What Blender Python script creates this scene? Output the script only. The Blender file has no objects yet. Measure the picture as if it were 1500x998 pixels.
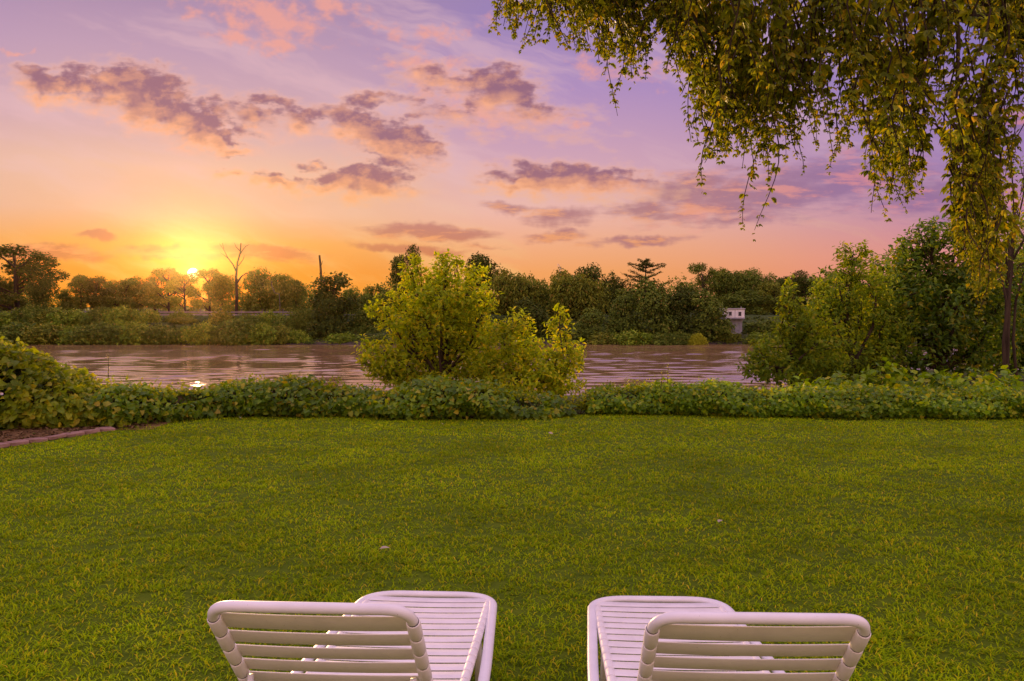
import bpy, math, numpy as np
from mathutils import Vector, Matrix
R = math.radians
sc = bpy.context.scene
COL = sc.collection
rng = np.random.default_rng(11)

# ------------------------------------------------------------------ camera
F, EYE, HZ = 1300.0, 1.70, 450.0
pitch = math.atan((499 - HZ) / F)
cam = bpy.data.cameras.new('camera'); camo = bpy.data.objects.new('camera', cam); COL.objects.link(camo)
cam.sensor_width = 36; cam.lens = F / 1500 * 36; cam.clip_end = 20000; cam.clip_start = .05
camo.location = (0, 0, EYE); camo.rotation_euler = (math.pi / 2 - pitch, 0, 0)
sc.camera = camo

def DIR(px, py):
    x = (px - 750) / F; y = (499 - py) / F
    return np.array([x, math.cos(pitch) + y * math.sin(pitch), -math.sin(pitch) + y * math.cos(pitch)])
def P(px, py, Y):
    d = DIR(px, py); t = Y / d[1]
    return np.array([d[0] * t, Y, EYE + d[2] * t])
def G(px, py, z=0.0):
    d = DIR(px, py); t = (z - EYE) / d[2]
    return np.array([d[0] * t, d[1] * t, z])
def UV(px, py):
    d = DIR(px, py); return np.array([d[0] / d[1], d[2] / d[1]]) * 13.0      # units of 100 px

SUN_PX, SUN_PY = 283, 401
sd = DIR(SUN_PX, SUN_PY); sd /= np.linalg.norm(sd)
SUN_AZ = math.atan2(sd[0], sd[1]); LAMP_EL = R(2.6)

# ------------------------------------------------------------------ helpers
def tag(o, label=None, cat=None, group=None, kind=None):
    if label: o['label'] = label
    if cat: o['category'] = cat
    if group: o['group'] = group
    if kind: o['kind'] = kind
    return o

class MB:
    """collects vertices and faces, links them as ONE mesh object"""
    def __init__(s): s.v = []; s.l = []; s.n = []; s.c = 0
    def add(s, V, Fs):
        V = np.asarray(V, float).reshape(-1, 3)
        for f in Fs: s.l.append(np.asarray(f) + s.c); s.n.append(np.array([len(f)]))
        s.v.append(V); s.c += len(V)
    def bulk(s, V, faces, count, k):
        """template with k verts repeated count times; faces = list of tuples in template"""
        off = (np.arange(count) * k)[:, None]
        flat = np.concatenate([np.asarray(f) for f in faces]); sizes = np.array([len(f) for f in faces])
        s.l.append((off + flat[None, :] + s.c).ravel()); s.n.append(np.tile(sizes, count))
        s.v.append(V.reshape(-1, 3)); s.c += len(V.reshape(-1, 3))
    def build(s, name, mat, parent=None, smooth=False):
        me = bpy.data.meshes.new(name)
        V = np.concatenate(s.v).astype(np.float32); L = np.concatenate(s.l).astype(np.int32); N = np.concatenate(s.n).astype(np.int32)
        me.vertices.add(len(V)); me.vertices.foreach_set('co', V.ravel())
        me.loops.add(len(L)); me.loops.foreach_set('vertex_index', L)
        me.polygons.add(len(N)); st = np.zeros(len(N), np.int32); st[1:] = np.cumsum(N)[:-1]
        me.polygons.foreach_set('loop_start', st)
        try: me.polygons.foreach_set('loop_total', N)
        except Exception: pass
        me.polygons.foreach_set('use_smooth', np.full(len(N), smooth))
        me.update(calc_edges=True); me.validate()
        me.materials.append(mat)
        o = bpy.data.objects.new(name, me); COL.objects.link(o)
        if parent: o.parent = parent
        return o

def empty(name, loc=(0, 0, 0), rz=0):
    o = bpy.data.objects.new(name, None); COL.objects.link(o); o.location = loc; o.rotation_euler = (0, 0, rz)
    o.empty_display_size = .2
    return o
def copy_tree(o):
    r = o.copy(); COL.objects.link(r)
    for ch in list(o.children):
        c = ch.copy(); COL.objects.link(c); c.parent = r
        for g in list(ch.children):
            d = g.copy(); COL.objects.link(d); d.parent = c
    return r

def nrm(a): return a / np.maximum(np.linalg.norm(a, axis=-1, keepdims=True), 1e-9)

def tube(mb, pts, rad, seg=8, cap=True, flat=1.0, updir=None):
    pts = np.asarray(pts, float); n = len(pts); rad = np.broadcast_to(np.asarray(rad, float), (n,))
    tan = np.gradient(pts, axis=0); tan = nrm(tan)
    ref = np.array([0, 0, 1.0]) if updir is None else np.asarray(updir, float)
    if updir is None and abs(tan[0] @ ref) > .95: ref = np.array([1.0, 0, 0])
    V = []
    prev = None
    for i in range(n):
        t = tan[i]
        a = (ref if prev is None else prev); a = a - t * (a @ t)
        if np.linalg.norm(a) < 1e-6: a = np.cross(t, [1, .3, .2])
        a = a / np.linalg.norm(a); b = np.cross(t, a); prev = a
        for k in range(seg):
            w = 2 * math.pi * k / seg
            V.append(pts[i] + rad[i] * (a * math.cos(w) * flat + b * math.sin(w)))
    Fs = []
    for i in range(n - 1):
        for k in range(seg):
            k2 = (k + 1) % seg
            Fs.append((i * seg + k, i * seg + k2, (i + 1) * seg + k2, (i + 1) * seg + k))
    if cap: Fs.append(tuple(range(seg))[::-1]); Fs.append(tuple((n - 1) * seg + k for k in range(seg)))
    mb.add(V, Fs)

def box(mb, c, s, M=None, bev=0.0):
    """box with optional chamfer on all edges"""
    c = np.asarray(c, float); h = np.asarray(s, float) / 2
    if bev <= 0:
        V = np.array([[x, y, z] for x in (-1, 1) for y in (-1, 1) for z in (-1, 1)], float) * h
        Fs = [(0, 1, 3, 2), (4, 6, 7, 5), (0, 4, 5, 1), (2, 3, 7, 6), (0, 2, 6, 4), (1, 5, 7, 3)]
    else:
        V = []; idx = {}
        for sx in (-1, 1):
            for sy in (-1, 1):
                for sz in (-1, 1):
                    s3 = np.array([sx, sy, sz])
                    for ax in range(3):
                        p = s3 * (h - bev); p[ax] = s3[ax] * h[ax]
                        idx[(sx, sy, sz, ax)] = len(V); V.append(p)
        V = np.array(V); Fs = []
        for ax in range(3):
            o1, o2 = [(1, 2), (2, 0), (0, 1)][ax]
            for s_ in (-1, 1):
                q = []
                for a, b in ((-1, -1), (1, -1), (1, 1), (-1, 1)):
                    k = [0, 0, 0]; k[ax] = s_; k[o1] = a; k[o2] = b; q.append(idx[(*k, ax)])
                Fs.append(tuple(q) if s_ > 0 else tuple(q[::-1]))
        for ax in range(3):
            o1, o2 = [(1, 2), (2, 0), (0, 1)][ax]
            for a in (-1, 1):
                for b in (-1, 1):
                    k0 = [0, 0, 0]; k0[ax] = -1; k0[o1] = a; k0[o2] = b; k1 = list(k0); k1[ax] = 1
                    q = (idx[(*k0, o1)], idx[(*k1, o1)], idx[(*k1, o2)], idx[(*k0, o2)])
                    Fs.append(q if a * b < 0 else q[::-1])
        for sx in (-1, 1):
            for sy in (-1, 1):
                for sz in (-1, 1):
                    q = tuple(idx[(sx, sy, sz, a)] for a in range(3)); Fs.append(q if sx * sy * sz > 0 else q[::-1])
    if M is not None: V = V @ np.asarray(M)[:3, :3].T
    mb.add(V + c, Fs)

# leaf templates: x across, y along, z up from the blade
T_OVAL = (np.array([(0, 0, 0), (-.42, .33, .1), (0, .35, 0), (.42, .33, .1), (-.36, .68, .02), (0, .7, -.06), (.36, .68, .02), (0, 1, -.16)]),
          [(0, 2, 1), (0, 3, 2), (1, 2, 5, 4), (2, 3, 6, 5), (4, 5, 7), (5, 6, 7)])
T_HEART = (np.array([(0, 0, 0), (-.5, .12, .1), (0, .35, 0), (.5, .12, .1), (-.42, .6, .02), (0, .68, -.07), (.42, .6, .02), (0, 1, -.2)]),
           [(0, 2, 1), (0, 3, 2), (1, 2, 5, 4), (2, 3, 6, 5), (4, 5, 7), (5, 6, 7)])
T_RHOMB = (np.array([(0, 0, 0), (-.5, .45, .1), (0, 1, -.1), (.5, .45, .1)]), [(0, 3, 2), (0, 2, 1)])
T_LANCE = (np.array([(0, 0, 0), (-.5, .4, .06), (0, .45, 0), (.5, .4, .06), (0, 1, -.15)]), [(0, 2, 1), (0, 3, 2), (1, 2, 4), (2, 3, 4)])
_lo = [(.0, .0), (.3, .1), (.62, .3), (.26, .4), (.5, .76), (.16, .66), (0, 1.0)]
_lp = [(x, y) for x, y in _lo] + [(-x, y) for x, y in _lo[1:-1]][::-1]
T_LOBED = (np.array([(0, .42, 0)] + [(x, y, .16 * abs(x) - .12 * y * y) for x, y in _lp]),
           [(0, i + 1, (i + 1) % len(_lp) + 1) for i in range(len(_lp))])

def leaves(mb, pos, d, n, L, W, tmpl):
    V, Fs = tmpl; N = len(pos)
    d = nrm(d); x = nrm(np.cross(d, n)); nn = np.cross(x, d)
    L = np.broadcast_to(L, (N,))[:, None, None]; W = np.broadcast_to(W, (N,))[:, None, None]
    out = pos[:, None, :] + x[:, None, :] * (V[None, :, 0:1] * W) + d[:, None, :] * (V[None, :, 1:2] * L) + nn[:, None, :] * (V[None, :, 2:3] * L)
    mb.bulk(out, Fs, N, len(V))

def rand_dir(n, r): return nrm(r.normal(size=(n, 3)))

def lobe_leaves(mb, lobes, ncl, per, L, tmpl, r, up=.35, droop=0.0, inner=.55, asp=.6, hole=.0, spread=1.0, jit=.25):
    """rosettes of leaves through the outer volume of a set of ellipsoid lobes"""
    lobes = np.asarray(lobes, float)
    w = (lobes[:, 3] * lobes[:, 4] * lobes[:, 5]) ** (2 / 3); w = w / w.sum()
    li = r.choice(len(lobes), ncl, p=w)
    u = rand_dir(ncl, r); lb = lobes[li]
    rad = 1 - inner * r.random(ncl) ** 1.6 + r.normal(size=ncl) * .06
    c = lb[:, :3] + u * lb[:, 3:6] * rad[:, None]
    keep = np.ones(ncl, bool)
    if hole > 0:                                        # gaps between the clumps
        s = np.sin(c[:, 0] * 2.3 / hole + 1.3) * np.sin(c[:, 1] * 2.1 / hole) * np.sin(c[:, 2] * 2.7 / hole + .4)
        keep = s + r.random(ncl) * .5 > -.12
    for q in lobes:                                     # nothing deep inside a neighbour
        keep &= ((((c - q[:3]) / q[3:6]) ** 2).sum(1) > .18)
    c = c[keep]; u = u[keep]; n = len(c)
    ax = nrm(u * .9 + np.array([0, 0, up + .15]) + r.normal(size=(n, 3)) * .35)
    c = np.repeat(c, per, 0); ax = np.repeat(ax, per, 0); m = len(c)
    side = nrm(np.cross(ax, rand_dir(m, r)))
    d = nrm(side * spread + ax * (.25 + .7 * r.random((m, 1))) + np.array([0, 0, -droop]))
    nor = nrm(ax + np.array([0, 0, .5]) + r.normal(size=(m, 3)) * .3)
    ll = L * (.65 + .6 * r.random(m))
    p = c + ax * (r.random((m, 1)) - .5) * L * 1.6 + r.normal(size=(m, 3)) * L * jit
    leaves(mb, p, d, nor, ll, ll * asp * (.8 + .4 * r.random(m)), tmpl)

def smooth(a, b, x):
    t = np.clip((x - a) / (b - a), 0, 1); return t * t * (3 - 2 * t)

# ------------------------------------------------------------------ materials
def new_mat(name):
    m = bpy.data.materials.new(name); m.use_nodes = True; nt = m.node_tree; nt.nodes.clear()
    return m, nt, nt.nodes.new('ShaderNodeOutputMaterial')
def ramp(nt, fac, stops, interp='LINEAR'):
    r_ = nt.nodes.new('ShaderNodeValToRGB'); cr = r_.color_ramp; cr.interpolation = interp
    while len(cr.elements) > 1: cr.elements.remove(cr.elements[-1])
    for i, (p_, c_) in enumerate(stops):
        e = cr.elements[0] if i == 0 else cr.elements.new(p_)
        e.position = p_; e.color = (*c_, 1) if len(c_) == 3 else c_
    if fac is not None: nt.links.new(fac, r_.inputs[0])
    return r_
def math_(nt, op, a, b=None, c=None, clamp=False):
    n = nt.nodes.new('ShaderNodeMath'); n.operation = op; n.use_clamp = clamp
    for i, x in enumerate((a, b, c)):
        if x is None: continue
        if isinstance(x, (int, float)): n.inputs[i].default_value = x
        else: nt.links.new(x, n.inputs[i])
    return n.outputs[0]
def vmath(nt, op, a, b=None, s=None):
    n = nt.nodes.new('ShaderNodeVectorMath'); n.operation = op
    for i, x in enumerate((a, b)):
        if x is None: continue
        if isinstance(x, (tuple, list, np.ndarray)): n.inputs[i].default_value = tuple(float(q) for q in x)
        else: nt.links.new(x, n.inputs[i])
    if s is not None:
        if isinstance(s, (int, float)): n.inputs['Scale'].default_value = s
        else: nt.links.new(s, n.inputs['Scale'])
    return n.outputs['Value'] if op in ('DOT_PRODUCT', 'LENGTH', 'DISTANCE') else n.outputs[0]
def mixc(nt, fac, a, b, mode='MIX'):
    n = nt.nodes.new('ShaderNodeMix'); n.data_type = 'RGBA'; n.blend_type = mode
    for i, x in ((0, fac), (6, a), (7, b)):
        if isinstance(x, (int, float)): n.inputs[i].default_value = x
        elif isinstance(x, (tuple, list)): n.inputs[i].default_value = (*x, 1)
        else: nt.links.new(x, n.inputs[i])
    return n.outputs[2]
def noise(nt, vec, scale, detail=3, rough=.55, dim='3D'):
    n = nt.nodes.new('ShaderNodeTexNoise'); n.noise_dimensions = dim
    n.inputs['Scale'].default_value = scale; n.inputs['Detail'].default_value = detail; n.inputs['Roughness'].default_value = rough
    if vec is not None: nt.links.new(vec, n.inputs['Vector'])
    return n
def objcoord(nt): return nt.nodes.new('ShaderNodeTexCoord').outputs['Object']
def lin(r, g, b):
    f = lambda c: (c / 255 / 12.92) if c / 255 <= .04045 else ((c / 255 + .055) / 1.055) ** 2.4
    return (f(r), f(g), f(b))

def leaf_mat(name, stops, trans=.4, tcol=(1.5, 1.35, .5), rough=.5, spec=.18, nscale=1.2, namp=.5):
    m, nt, out = new_mat(name)
    geo = nt.nodes.new('ShaderNodeNewGeometry')
    col = ramp(nt, geo.outputs['Random Per Island'], stops).outputs[0]
    nz = noise(nt, objcoord(nt), nscale, 2)
    k = nt.nodes.new('ShaderNodeMapRange'); k.inputs[1].default_value = .3; k.inputs[2].default_value = .7
    k.inputs[3].default_value = 1 - namp * .5; k.inputs[4].default_value = 1 + namp * .5
    nt.links.new(nz.outputs[0], k.inputs[0])
    col = vmath(nt, 'SCALE', col, s=k.outputs[0])
    bs = nt.nodes.new('ShaderNodeBsdfPrincipled'); nt.links.new(col, bs.inputs['Base Color'])
    bs.inputs['Roughness'].default_value = rough; bs.inputs['Specular IOR Level'].default_value = spec
    tr = nt.nodes.new('ShaderNodeBsdfTranslucent'); nt.links.new(vmath(nt, 'MULTIPLY', col, tcol), tr.inputs[0])
    mx = nt.nodes.new('ShaderNodeMixShader'); mx.inputs[0].default_value = trans
    nt.links.new(bs.outputs[0], mx.inputs[1]); nt.links.new(tr.outputs[0], mx.inputs[2]); nt.links.new(mx.outputs[0], out.inputs[0])
    return m
def plain_mat(name, c1, c2, scale=8, rough=.7, spec=.3, bump=.0, bscale=None, stretch=(1, 1, 1), detail=4, metallic=0):
    m, nt, out = new_mat(name)
    v = objcoord(nt); v = vmath(nt, 'MULTIPLY', v, stretch)
    nz = noise(nt, v, scale, detail)
    col = ramp(nt, nz.outputs[0], [(.3, c1), (.7, c2)]).outputs[0]
    bs = nt.nodes.new('ShaderNodeBsdfPrincipled'); nt.links.new(col, bs.inputs['Base Color'])
    bs.inputs['Roughness'].default_value = rough; bs.inputs['Specular IOR Level'].default_value = spec; bs.inputs['Metallic'].default_value = metallic
    if bump:
        b = nt.nodes.new('ShaderNodeBump'); b.inputs['Strength'].default_value = bump; b.inputs['Distance'].default_value = .02
        n2 = noise(nt, v, bscale or scale * 3, 4); nt.links.new(n2.outputs[0], b.inputs['Height']); nt.links.new(b.outputs[0], bs.inputs['Normal'])
    nt.links.new(bs.outputs[0], out.inputs[0])
    return m

M = {}
M['bark'] = plain_mat('bark', (.03, .02, .012), (.085, .06, .036), 6, .9, .1, .6, 18, (1, 1, .25))
M['bark_pale'] = plain_mat('pale_bark', (.09, .075, .06), (.2, .17, .14), 6, .9, .1, .4, 18, (1, 1, .25))
M['bone'] = plain_mat('bleached_wood', (.5, .46, .4), (.65, .6, .55), 3, .8, .1)
M['grass'] = leaf_mat('grass_blade', [(0, (0.1334, 0.2423, 0.002)), (0.4, (0.2671, 0.4111, 0.0024)), (0.8, (0.4004, 0.5139, 0.0034)), (0.955, (0.5341, 0.4846, 0.0087)), (1, (0.7121, 0.5287, 0.0388))], .4, (1.25, 1.15, .4), .7, .04, .8, .55)
M['lawn'] = plain_mat('lawn_turf', (.065, .105, .005), (.11, .155, .007), 5, .9, .05, .5, 60)
M['soil'] = plain_mat('brown_soil', (.09, .05, .018), (.2, .115, .045), 9, .95, .1, .8, 40)
M['hedge'] = leaf_mat('hedge_leaf', [(0, (0.0572, 0.117, 0.0043)), (0.5, (0.1063, 0.195, 0.0065)), (0.85, (0.196, 0.2807, 0.0086)), (1, (0.3267, 0.2651, 0.0216))], 0.4, (2.8, 2.2, 0.3), .45, .24, 1.4)
M['hedge_right'] = leaf_mat('bright_hedge_leaf', [(0, (0.0665, 0.1374, 0.0036)), (0.5, (0.1248, 0.2345, 0.0058)), (0.85, (0.2328, 0.3396, 0.0086)), (1, (0.3659, 0.3557, 0.0144))], 0.42, (2.7, 2.2, 0.3), .45, .22, 1.4)
M['vine'] = leaf_mat('yellow_vine_leaf', [(0, (0.1026, 0.161, 0.008)), (0.5, (0.171, 0.2415, 0.01)), (0.85, (0.2736, 0.3105, 0.014)), (1, (0.342, 0.3105, 0.02))], 0.5, (2.3, 1.9, 0.25), .45, .2, 1.6)
M['inner'] = leaf_mat('inner_leaf_shade_tone', [(0, (.02, .03, .006)), (.6, (.035, .05, .008)), (1, (.07, .05, .02))], .08, (1.3, 1.2, .5), .6, .15, 1.4)  # older inner leaves, darkened further to hold the shade of hedge gaps
M['ctree'] = leaf_mat('young_tree_leaf', [(0, (0.1531, 0.2242, 0.0072)), (0.45, (0.2604, 0.3438, 0.009)), (0.8, (0.383, 0.4186, 0.0117)), (1, (0.4903, 0.3887, 0.018))], 0.46, (2.2, 2.0, 0.3), .55, .12, 1.0)
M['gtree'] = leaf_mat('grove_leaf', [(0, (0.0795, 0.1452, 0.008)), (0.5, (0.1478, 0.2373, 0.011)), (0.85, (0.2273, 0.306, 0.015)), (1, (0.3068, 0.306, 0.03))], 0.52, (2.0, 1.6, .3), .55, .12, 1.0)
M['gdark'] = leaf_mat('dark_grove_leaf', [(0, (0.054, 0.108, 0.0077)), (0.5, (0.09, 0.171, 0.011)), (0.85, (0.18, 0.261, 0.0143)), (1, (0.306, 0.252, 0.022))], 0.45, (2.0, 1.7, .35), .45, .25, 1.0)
M['over'] = leaf_mat('overhang_leaf', [(0, (0.0973, 0.1283, 0.008)), (0.45, (0.173, 0.2065, 0.011)), (0.8, (0.2812, 0.279, 0.014)), (1, (0.3892, 0.2678, 0.02))], 0.5, (1.7, 1.6, .28), .5, .18, 1.6)
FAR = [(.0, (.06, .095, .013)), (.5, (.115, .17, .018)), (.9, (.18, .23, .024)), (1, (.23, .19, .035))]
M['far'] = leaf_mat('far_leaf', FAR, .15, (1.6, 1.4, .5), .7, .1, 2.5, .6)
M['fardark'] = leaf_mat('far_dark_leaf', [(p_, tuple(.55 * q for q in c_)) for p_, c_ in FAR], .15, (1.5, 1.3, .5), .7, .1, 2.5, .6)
M['farolive'] = leaf_mat('far_olive_leaf', [(p_, (c_[0] * 1.35, c_[1] * 1.15, c_[2])) for p_, c_ in FAR], .15, (1.6, 1.3, .4), .7, .1, 2.5, .6)
M['bush'] = leaf_mat('bank_shrub_leaf', [(p_, (c_[0] * 1.45, c_[1] * 1.5, c_[2])) for p_, c_ in FAR], .15, (1.6, 1.4, .4), .7, .1, 2.5, .6)
M['yellowbush'] = leaf_mat('yellow_shrub_leaf', [(0, (.26, .3, .02)), (1, (.42, .44, .03))], .35, (1.6, 1.4, .4), .7, .1, 2.5, .4)
M['bark_far'] = plain_mat('far_bark', (.03, .02, .014), (.07, .05, .035), 3, .9, .1)
M['brick'] = plain_mat('edging_stone', (.2, .115, .085), (.33, .2, .155), 7, .85, .2, .5, 45)
M['rail'] = plain_mat('galvanised_rail', (.16, .14, .14), (.24, .21, .21), 2, .5, .4)
M['concrete'] = plain_mat('concrete', (.2, .2, .22), (.33, .32, .34), 1.5, .9, .2)
M['whitewall'] = plain_mat('white_painted_wall', (.66, .64, .62), (.82, .8, .78), 1.2, .7, .3)
M['window'] = plain_mat('dark_window', (.02, .022, .03), (.05, .05, .06), 2, .15, .5)
M['roof'] = plain_mat('roof_edge', (.34, .32, .32), (.46, .44, .43), 2, .8, .3)
M['dead'] = plain_mat('fallen_leaf_skin', (.3, .24, .17), (.5, .42, .32), 20, .8, .2)

def paint_mat(name, base, rough, dirt):
    m, nt, out = new_mat(name)
    v = objcoord(nt)
    n1 = noise(nt, v, 7, 5, .65); n2 = noise(nt, v, 160, 2)
    c = ramp(nt, n1.outputs[0], [(.35, tuple(x * dirt for x in base)), (.6, base)]).outputs[0]
    sp = ramp(nt, n2.outputs[0], [(.22, (.55, .5, .45)), (.28, (1, 1, 1))]).outputs[0]
    c = mixc(nt, 1.0, c, sp, 'MULTIPLY')
    bs = nt.nodes.new('ShaderNodeBsdfPrincipled'); nt.links.new(c, bs.inputs['Base Color'])
    rr = ramp(nt, n1.outputs[0], [(.3, (rough + .15,) * 3), (.7, (rough,) * 3)]); nt.links.new(rr.outputs[0], bs.inputs['Roughness'])
    b = nt.nodes.new('ShaderNodeBump'); b.inputs['Strength'].default_value = .08; b.inputs['Distance'].default_value = .002
    nt.links.new(noise(nt, v, 60, 3).outputs[0], b.inputs['Height']); nt.links.new(b.outputs[0], bs.inputs['Normal'])
    nt.links.new(bs.outputs[0], out.inputs[0])
    return m
M['frame'] = paint_mat('white_powder_coat', (.78, .77, .76), .32, .9)
M['strap'] = paint_mat('white_vinyl_strap', (.8, .77, .73), .45, .88)
M['gap_shade'] = plain_mat('painted_gap_shade', (.03, .025, .02), (.05, .04, .03), 5, .8)  # colour stands in for shade in the gaps between chair straps

# river
m, nt, out = new_mat('river_water')
v = objcoord(nt)
bs = nt.nodes.new('ShaderNodeBsdfPrincipled'); bs.inputs['Base Color'].default_value = (.05, .045, .03, 1)
bs.inputs['Roughness'].default_value = .08; bs.inputs['IOR'].default_value = 1.33; bs.inputs['Specular IOR Level'].default_value = .6
va = vmath(nt, 'MULTIPLY', v, (.3, 1.0, 1)); n1 = noise(nt, va, .55, 5, .62)
vb = vmath(nt, 'MULTIPLY', v, (.035, .11, 1)); n2 = noise(nt, vb, 1.0, 4, .6)       # calm lanes and wind-ruffled lanes
ruf = nt.nodes.new('ShaderNodeMapRange'); ruf.inputs[1].default_value = .38; ruf.inputs[2].default_value = .6; ruf.inputs[3].default_value = .05; nt.links.new(n2.outputs[0], ruf.inputs[0])
hh = math_(nt, 'MULTIPLY', n1.outputs[0], ruf.outputs[0])
bmp = nt.nodes.new('ShaderNodeBump'); bmp.inputs['Strength'].default_value = 1; bmp.inputs['Distance'].default_value = .02
nt.links.new(hh, bmp.inputs['Height']); nt.links.new(bmp.outputs[0], bs.inputs['Normal'])
bs.inputs['Base Color'].default_value = (.24, .14, .06, 1); bs.inputs['IOR'].default_value = 3.0; bs.inputs['Specular IOR Level'].default_value = .6
rr_ = math_(nt, 'MULTIPLY_ADD', ruf.outputs[0], .07, .04); nt.links.new(rr_, bs.inputs['Roughness'])
nt.links.new(bs.outputs[0], out.inputs[0])
M['water'] = m

# ground: green near bank, brown mud by the water, scrub green on the far bank
m, nt, out = new_mat('river_bank_ground')
v = objcoord(nt); n1 = noise(nt, v, .35, 5); n2 = noise(nt, v, 2.5, 4)
sep = nt.nodes.new('ShaderNodeSeparateXYZ'); nt.links.new(v, sep.inputs[0])
zz = math_(nt, 'ADD', sep.outputs[2], math_(nt, 'MULTIPLY_ADD', n1.outputs[0], 2.0, -1.0))
mr = nt.nodes.new('ShaderNodeMapRange'); mr.inputs[1].default_value = -4.0; mr.inputs[2].default_value = -2.8; nt.links.new(zz, mr.inputs[0])
gcol = ramp(nt, n2.outputs[0], [(.3, (.03, .05, .012)), (.55, (.06, .085, .02)), (.75, (.1, .1, .035))]).outputs[0]
mud = ramp(nt, n2.outputs[0], [(.3, (.03, .024, .018)), (.7, (.085, .065, .045))]).outputs[0]
c = mixc(nt, mr.outputs[0], mud, gcol)
bs = nt.nodes.new('ShaderNodeBsdfPrincipled'); nt.links.new(c, bs.inputs['Base Color']); bs.inputs['Roughness'].default_value = .95; bs.inputs['Specular IOR Level'].default_value = .1
bm = nt.nodes.new('ShaderNodeBump'); bm.inputs['Strength'].default_value = .8; bm.inputs['Distance'].default_value = .3; nt.links.new(n2.outputs[0], bm.inputs['Height']); nt.links.new(bm.outputs[0], bs.inputs['Normal'])
nt.links.new(bs.outputs[0], out.inputs[0]); M['ground'] = m
M['litter'] = leaf_mat('dead_leaf_litter', [(0, (.05, .03, .012)), (.5, (.12, .07, .03)), (.9, (.2, .13, .06)), (1, (.08, .12, .01))], .1, (1.3, 1.1, .8), .8, .1, 3)
M['road'] = plain_mat('asphalt', (.045, .043, .045), (.06, .058, .06), 1, .9, .2)

# ------------------------------------------------------------------ terrain
WZ, FARY = -4.3, 142.0
def terrain(x, y):
    x = np.asarray(x, float); y = np.asarray(y, float)
    s0 = 15.5 + 7.5 * smooth(6.6, 9.2, x)
    near = -8.0 * smooth(0, 1, (y - s0) / 38.0)
    wob = .8 * np.sin(x * .05) + .5 * np.sin(x * .13 + 1)
    edge = FARY + wob
    far = -8 + 3.55 * smooth(-8, 0, y - edge) + .45 * smooth(0, 2, y - edge) + 4.1 * smooth(1.5, 20, y - edge) + .8 * smooth(30, 60, y - edge)
    return np.where(y < 80, near, far)
ys = np.concatenate([[-3000, -400, -60, -20, 0, 8, 12, 14], np.linspace(15, 56, 42), [62, 80, 100, 125], np.linspace(130, 210, 81), [240, 300, 500, 1200, 6000]])
xs = np.concatenate([[-6000, -1500, -500, -250], np.linspace(-150, 150, 121), [250, 500, 1500, 6000]])
X, Yg = np.meshgrid(xs, ys); Z = terrain(X, Yg)
nz_ = rng.normal(size=Z.shape) * .12; Z = Z + np.where((Yg > 138) & (Yg < 200), nz_, 0)
mb = MB(); nx = len(xs)
mb.add(np.stack([X, Yg, Z], -1).reshape(-1, 3), [])
ii, jj = np.meshgrid(np.arange(len(ys) - 1), np.arange(nx - 1), indexing='ij'); a = (ii * nx + jj).ravel()
q = np.stack([a, a + 1, a + nx + 1, a + nx], 1); mb.l.append(q.ravel()); mb.n.append(np.full(len(q), 4))
tag(mb.build('ground', M['ground'], smooth=True), kind='structure')
# river: a rippled sheet, fine where the photo sees it; calm lanes between ruffled lanes
wx = np.concatenate([[-1500, -500, -200, -120], np.linspace(-85, 85, 300), [120, 200, 500, 1500]]); wy = np.concatenate([[24, 40, 52], np.linspace(58, 147, 320), [152]])
WX, WY = np.meshgrid(wx, wy); H_ = np.zeros_like(WX); rw = np.random.default_rng(5)
lane = .5 + .5 * np.sin(WY * .33 + .6 * np.sin(WX * .06) + 1.1 * np.sin(WY * .11 + WX * .035)); lane = .55 + .45 * smooth(.15, .7, lane * .7 + .3 * (.5 + .5 * np.sin(WX * .13 + WY * .5)))
for i in range(26):
    lam = rw.uniform(.9, 3.6); ang_ = rw.normal() * .35; k_ = 2 * math.pi / lam; sl = .018
    H_ += sl / k_ * np.sin(k_ * (WY * math.cos(ang_) + WX * math.sin(ang_)) + rw.random() * 6.28 + .8 * np.sin(WX * .09 + i))
inside = (np.abs(WX) < 86) & (WY > 57) & (WY < 147.5)
WZ_ = WZ + np.where(inside, H_ * lane, 0)
mb = MB(); mb.add(np.stack([WX, WY, WZ_], -1).reshape(-1, 3), []); nw = len(wx)
ii, jj = np.meshgrid(np.arange(len(wy) - 1), np.arange(nw - 1), indexing='ij'); a = (ii * nw + jj).ravel()
q = np.stack([a, a + 1, a + nw + 1, a + nw], 1); mb.l.append(q.ravel()); mb.n.append(np.full(len(q), 4))
tag(mb.build('river', M['water'], smooth=True), kind='structure')

# front line of the hedges (pixel, pixel) on the lawn
LINE = [(-420, 640), (-200, 634), (0, 632), (100, 630), (180, 627), (240, 620), (300, 614), (400, 612), (500, 612), (580, 615), (650, 617), (740, 615), (800, 614), (835, 611),
        (865, 608), (930, 608), (1000, 610), (1100, 612), (1200, 614), (1300, 615), (1400, 615), (1500, 615), (1800, 615)]
LP = np.array([G(a, b) for a, b in LINE])
def lineY(x): return np.interp(x, LP[:, 0], LP[:, 1])
# lawn: one sheet up to just beneath the hedge
lx = np.linspace(-16, 16, 161)
mb = MB(); V = []; 
lyr = np.linspace(-6, 0, 2)
for x in lx:
    yt = lineY(x) + .25
    V += [(x, -14, .004), (x, yt, .004)]
mb.add(V, [(2 * i, 2 * i + 2, 2 * i + 3, 2 * i + 1) for i in range(len(lx) - 1)])
tag(mb.build('lawn', M['lawn']), kind='structure')

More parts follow.
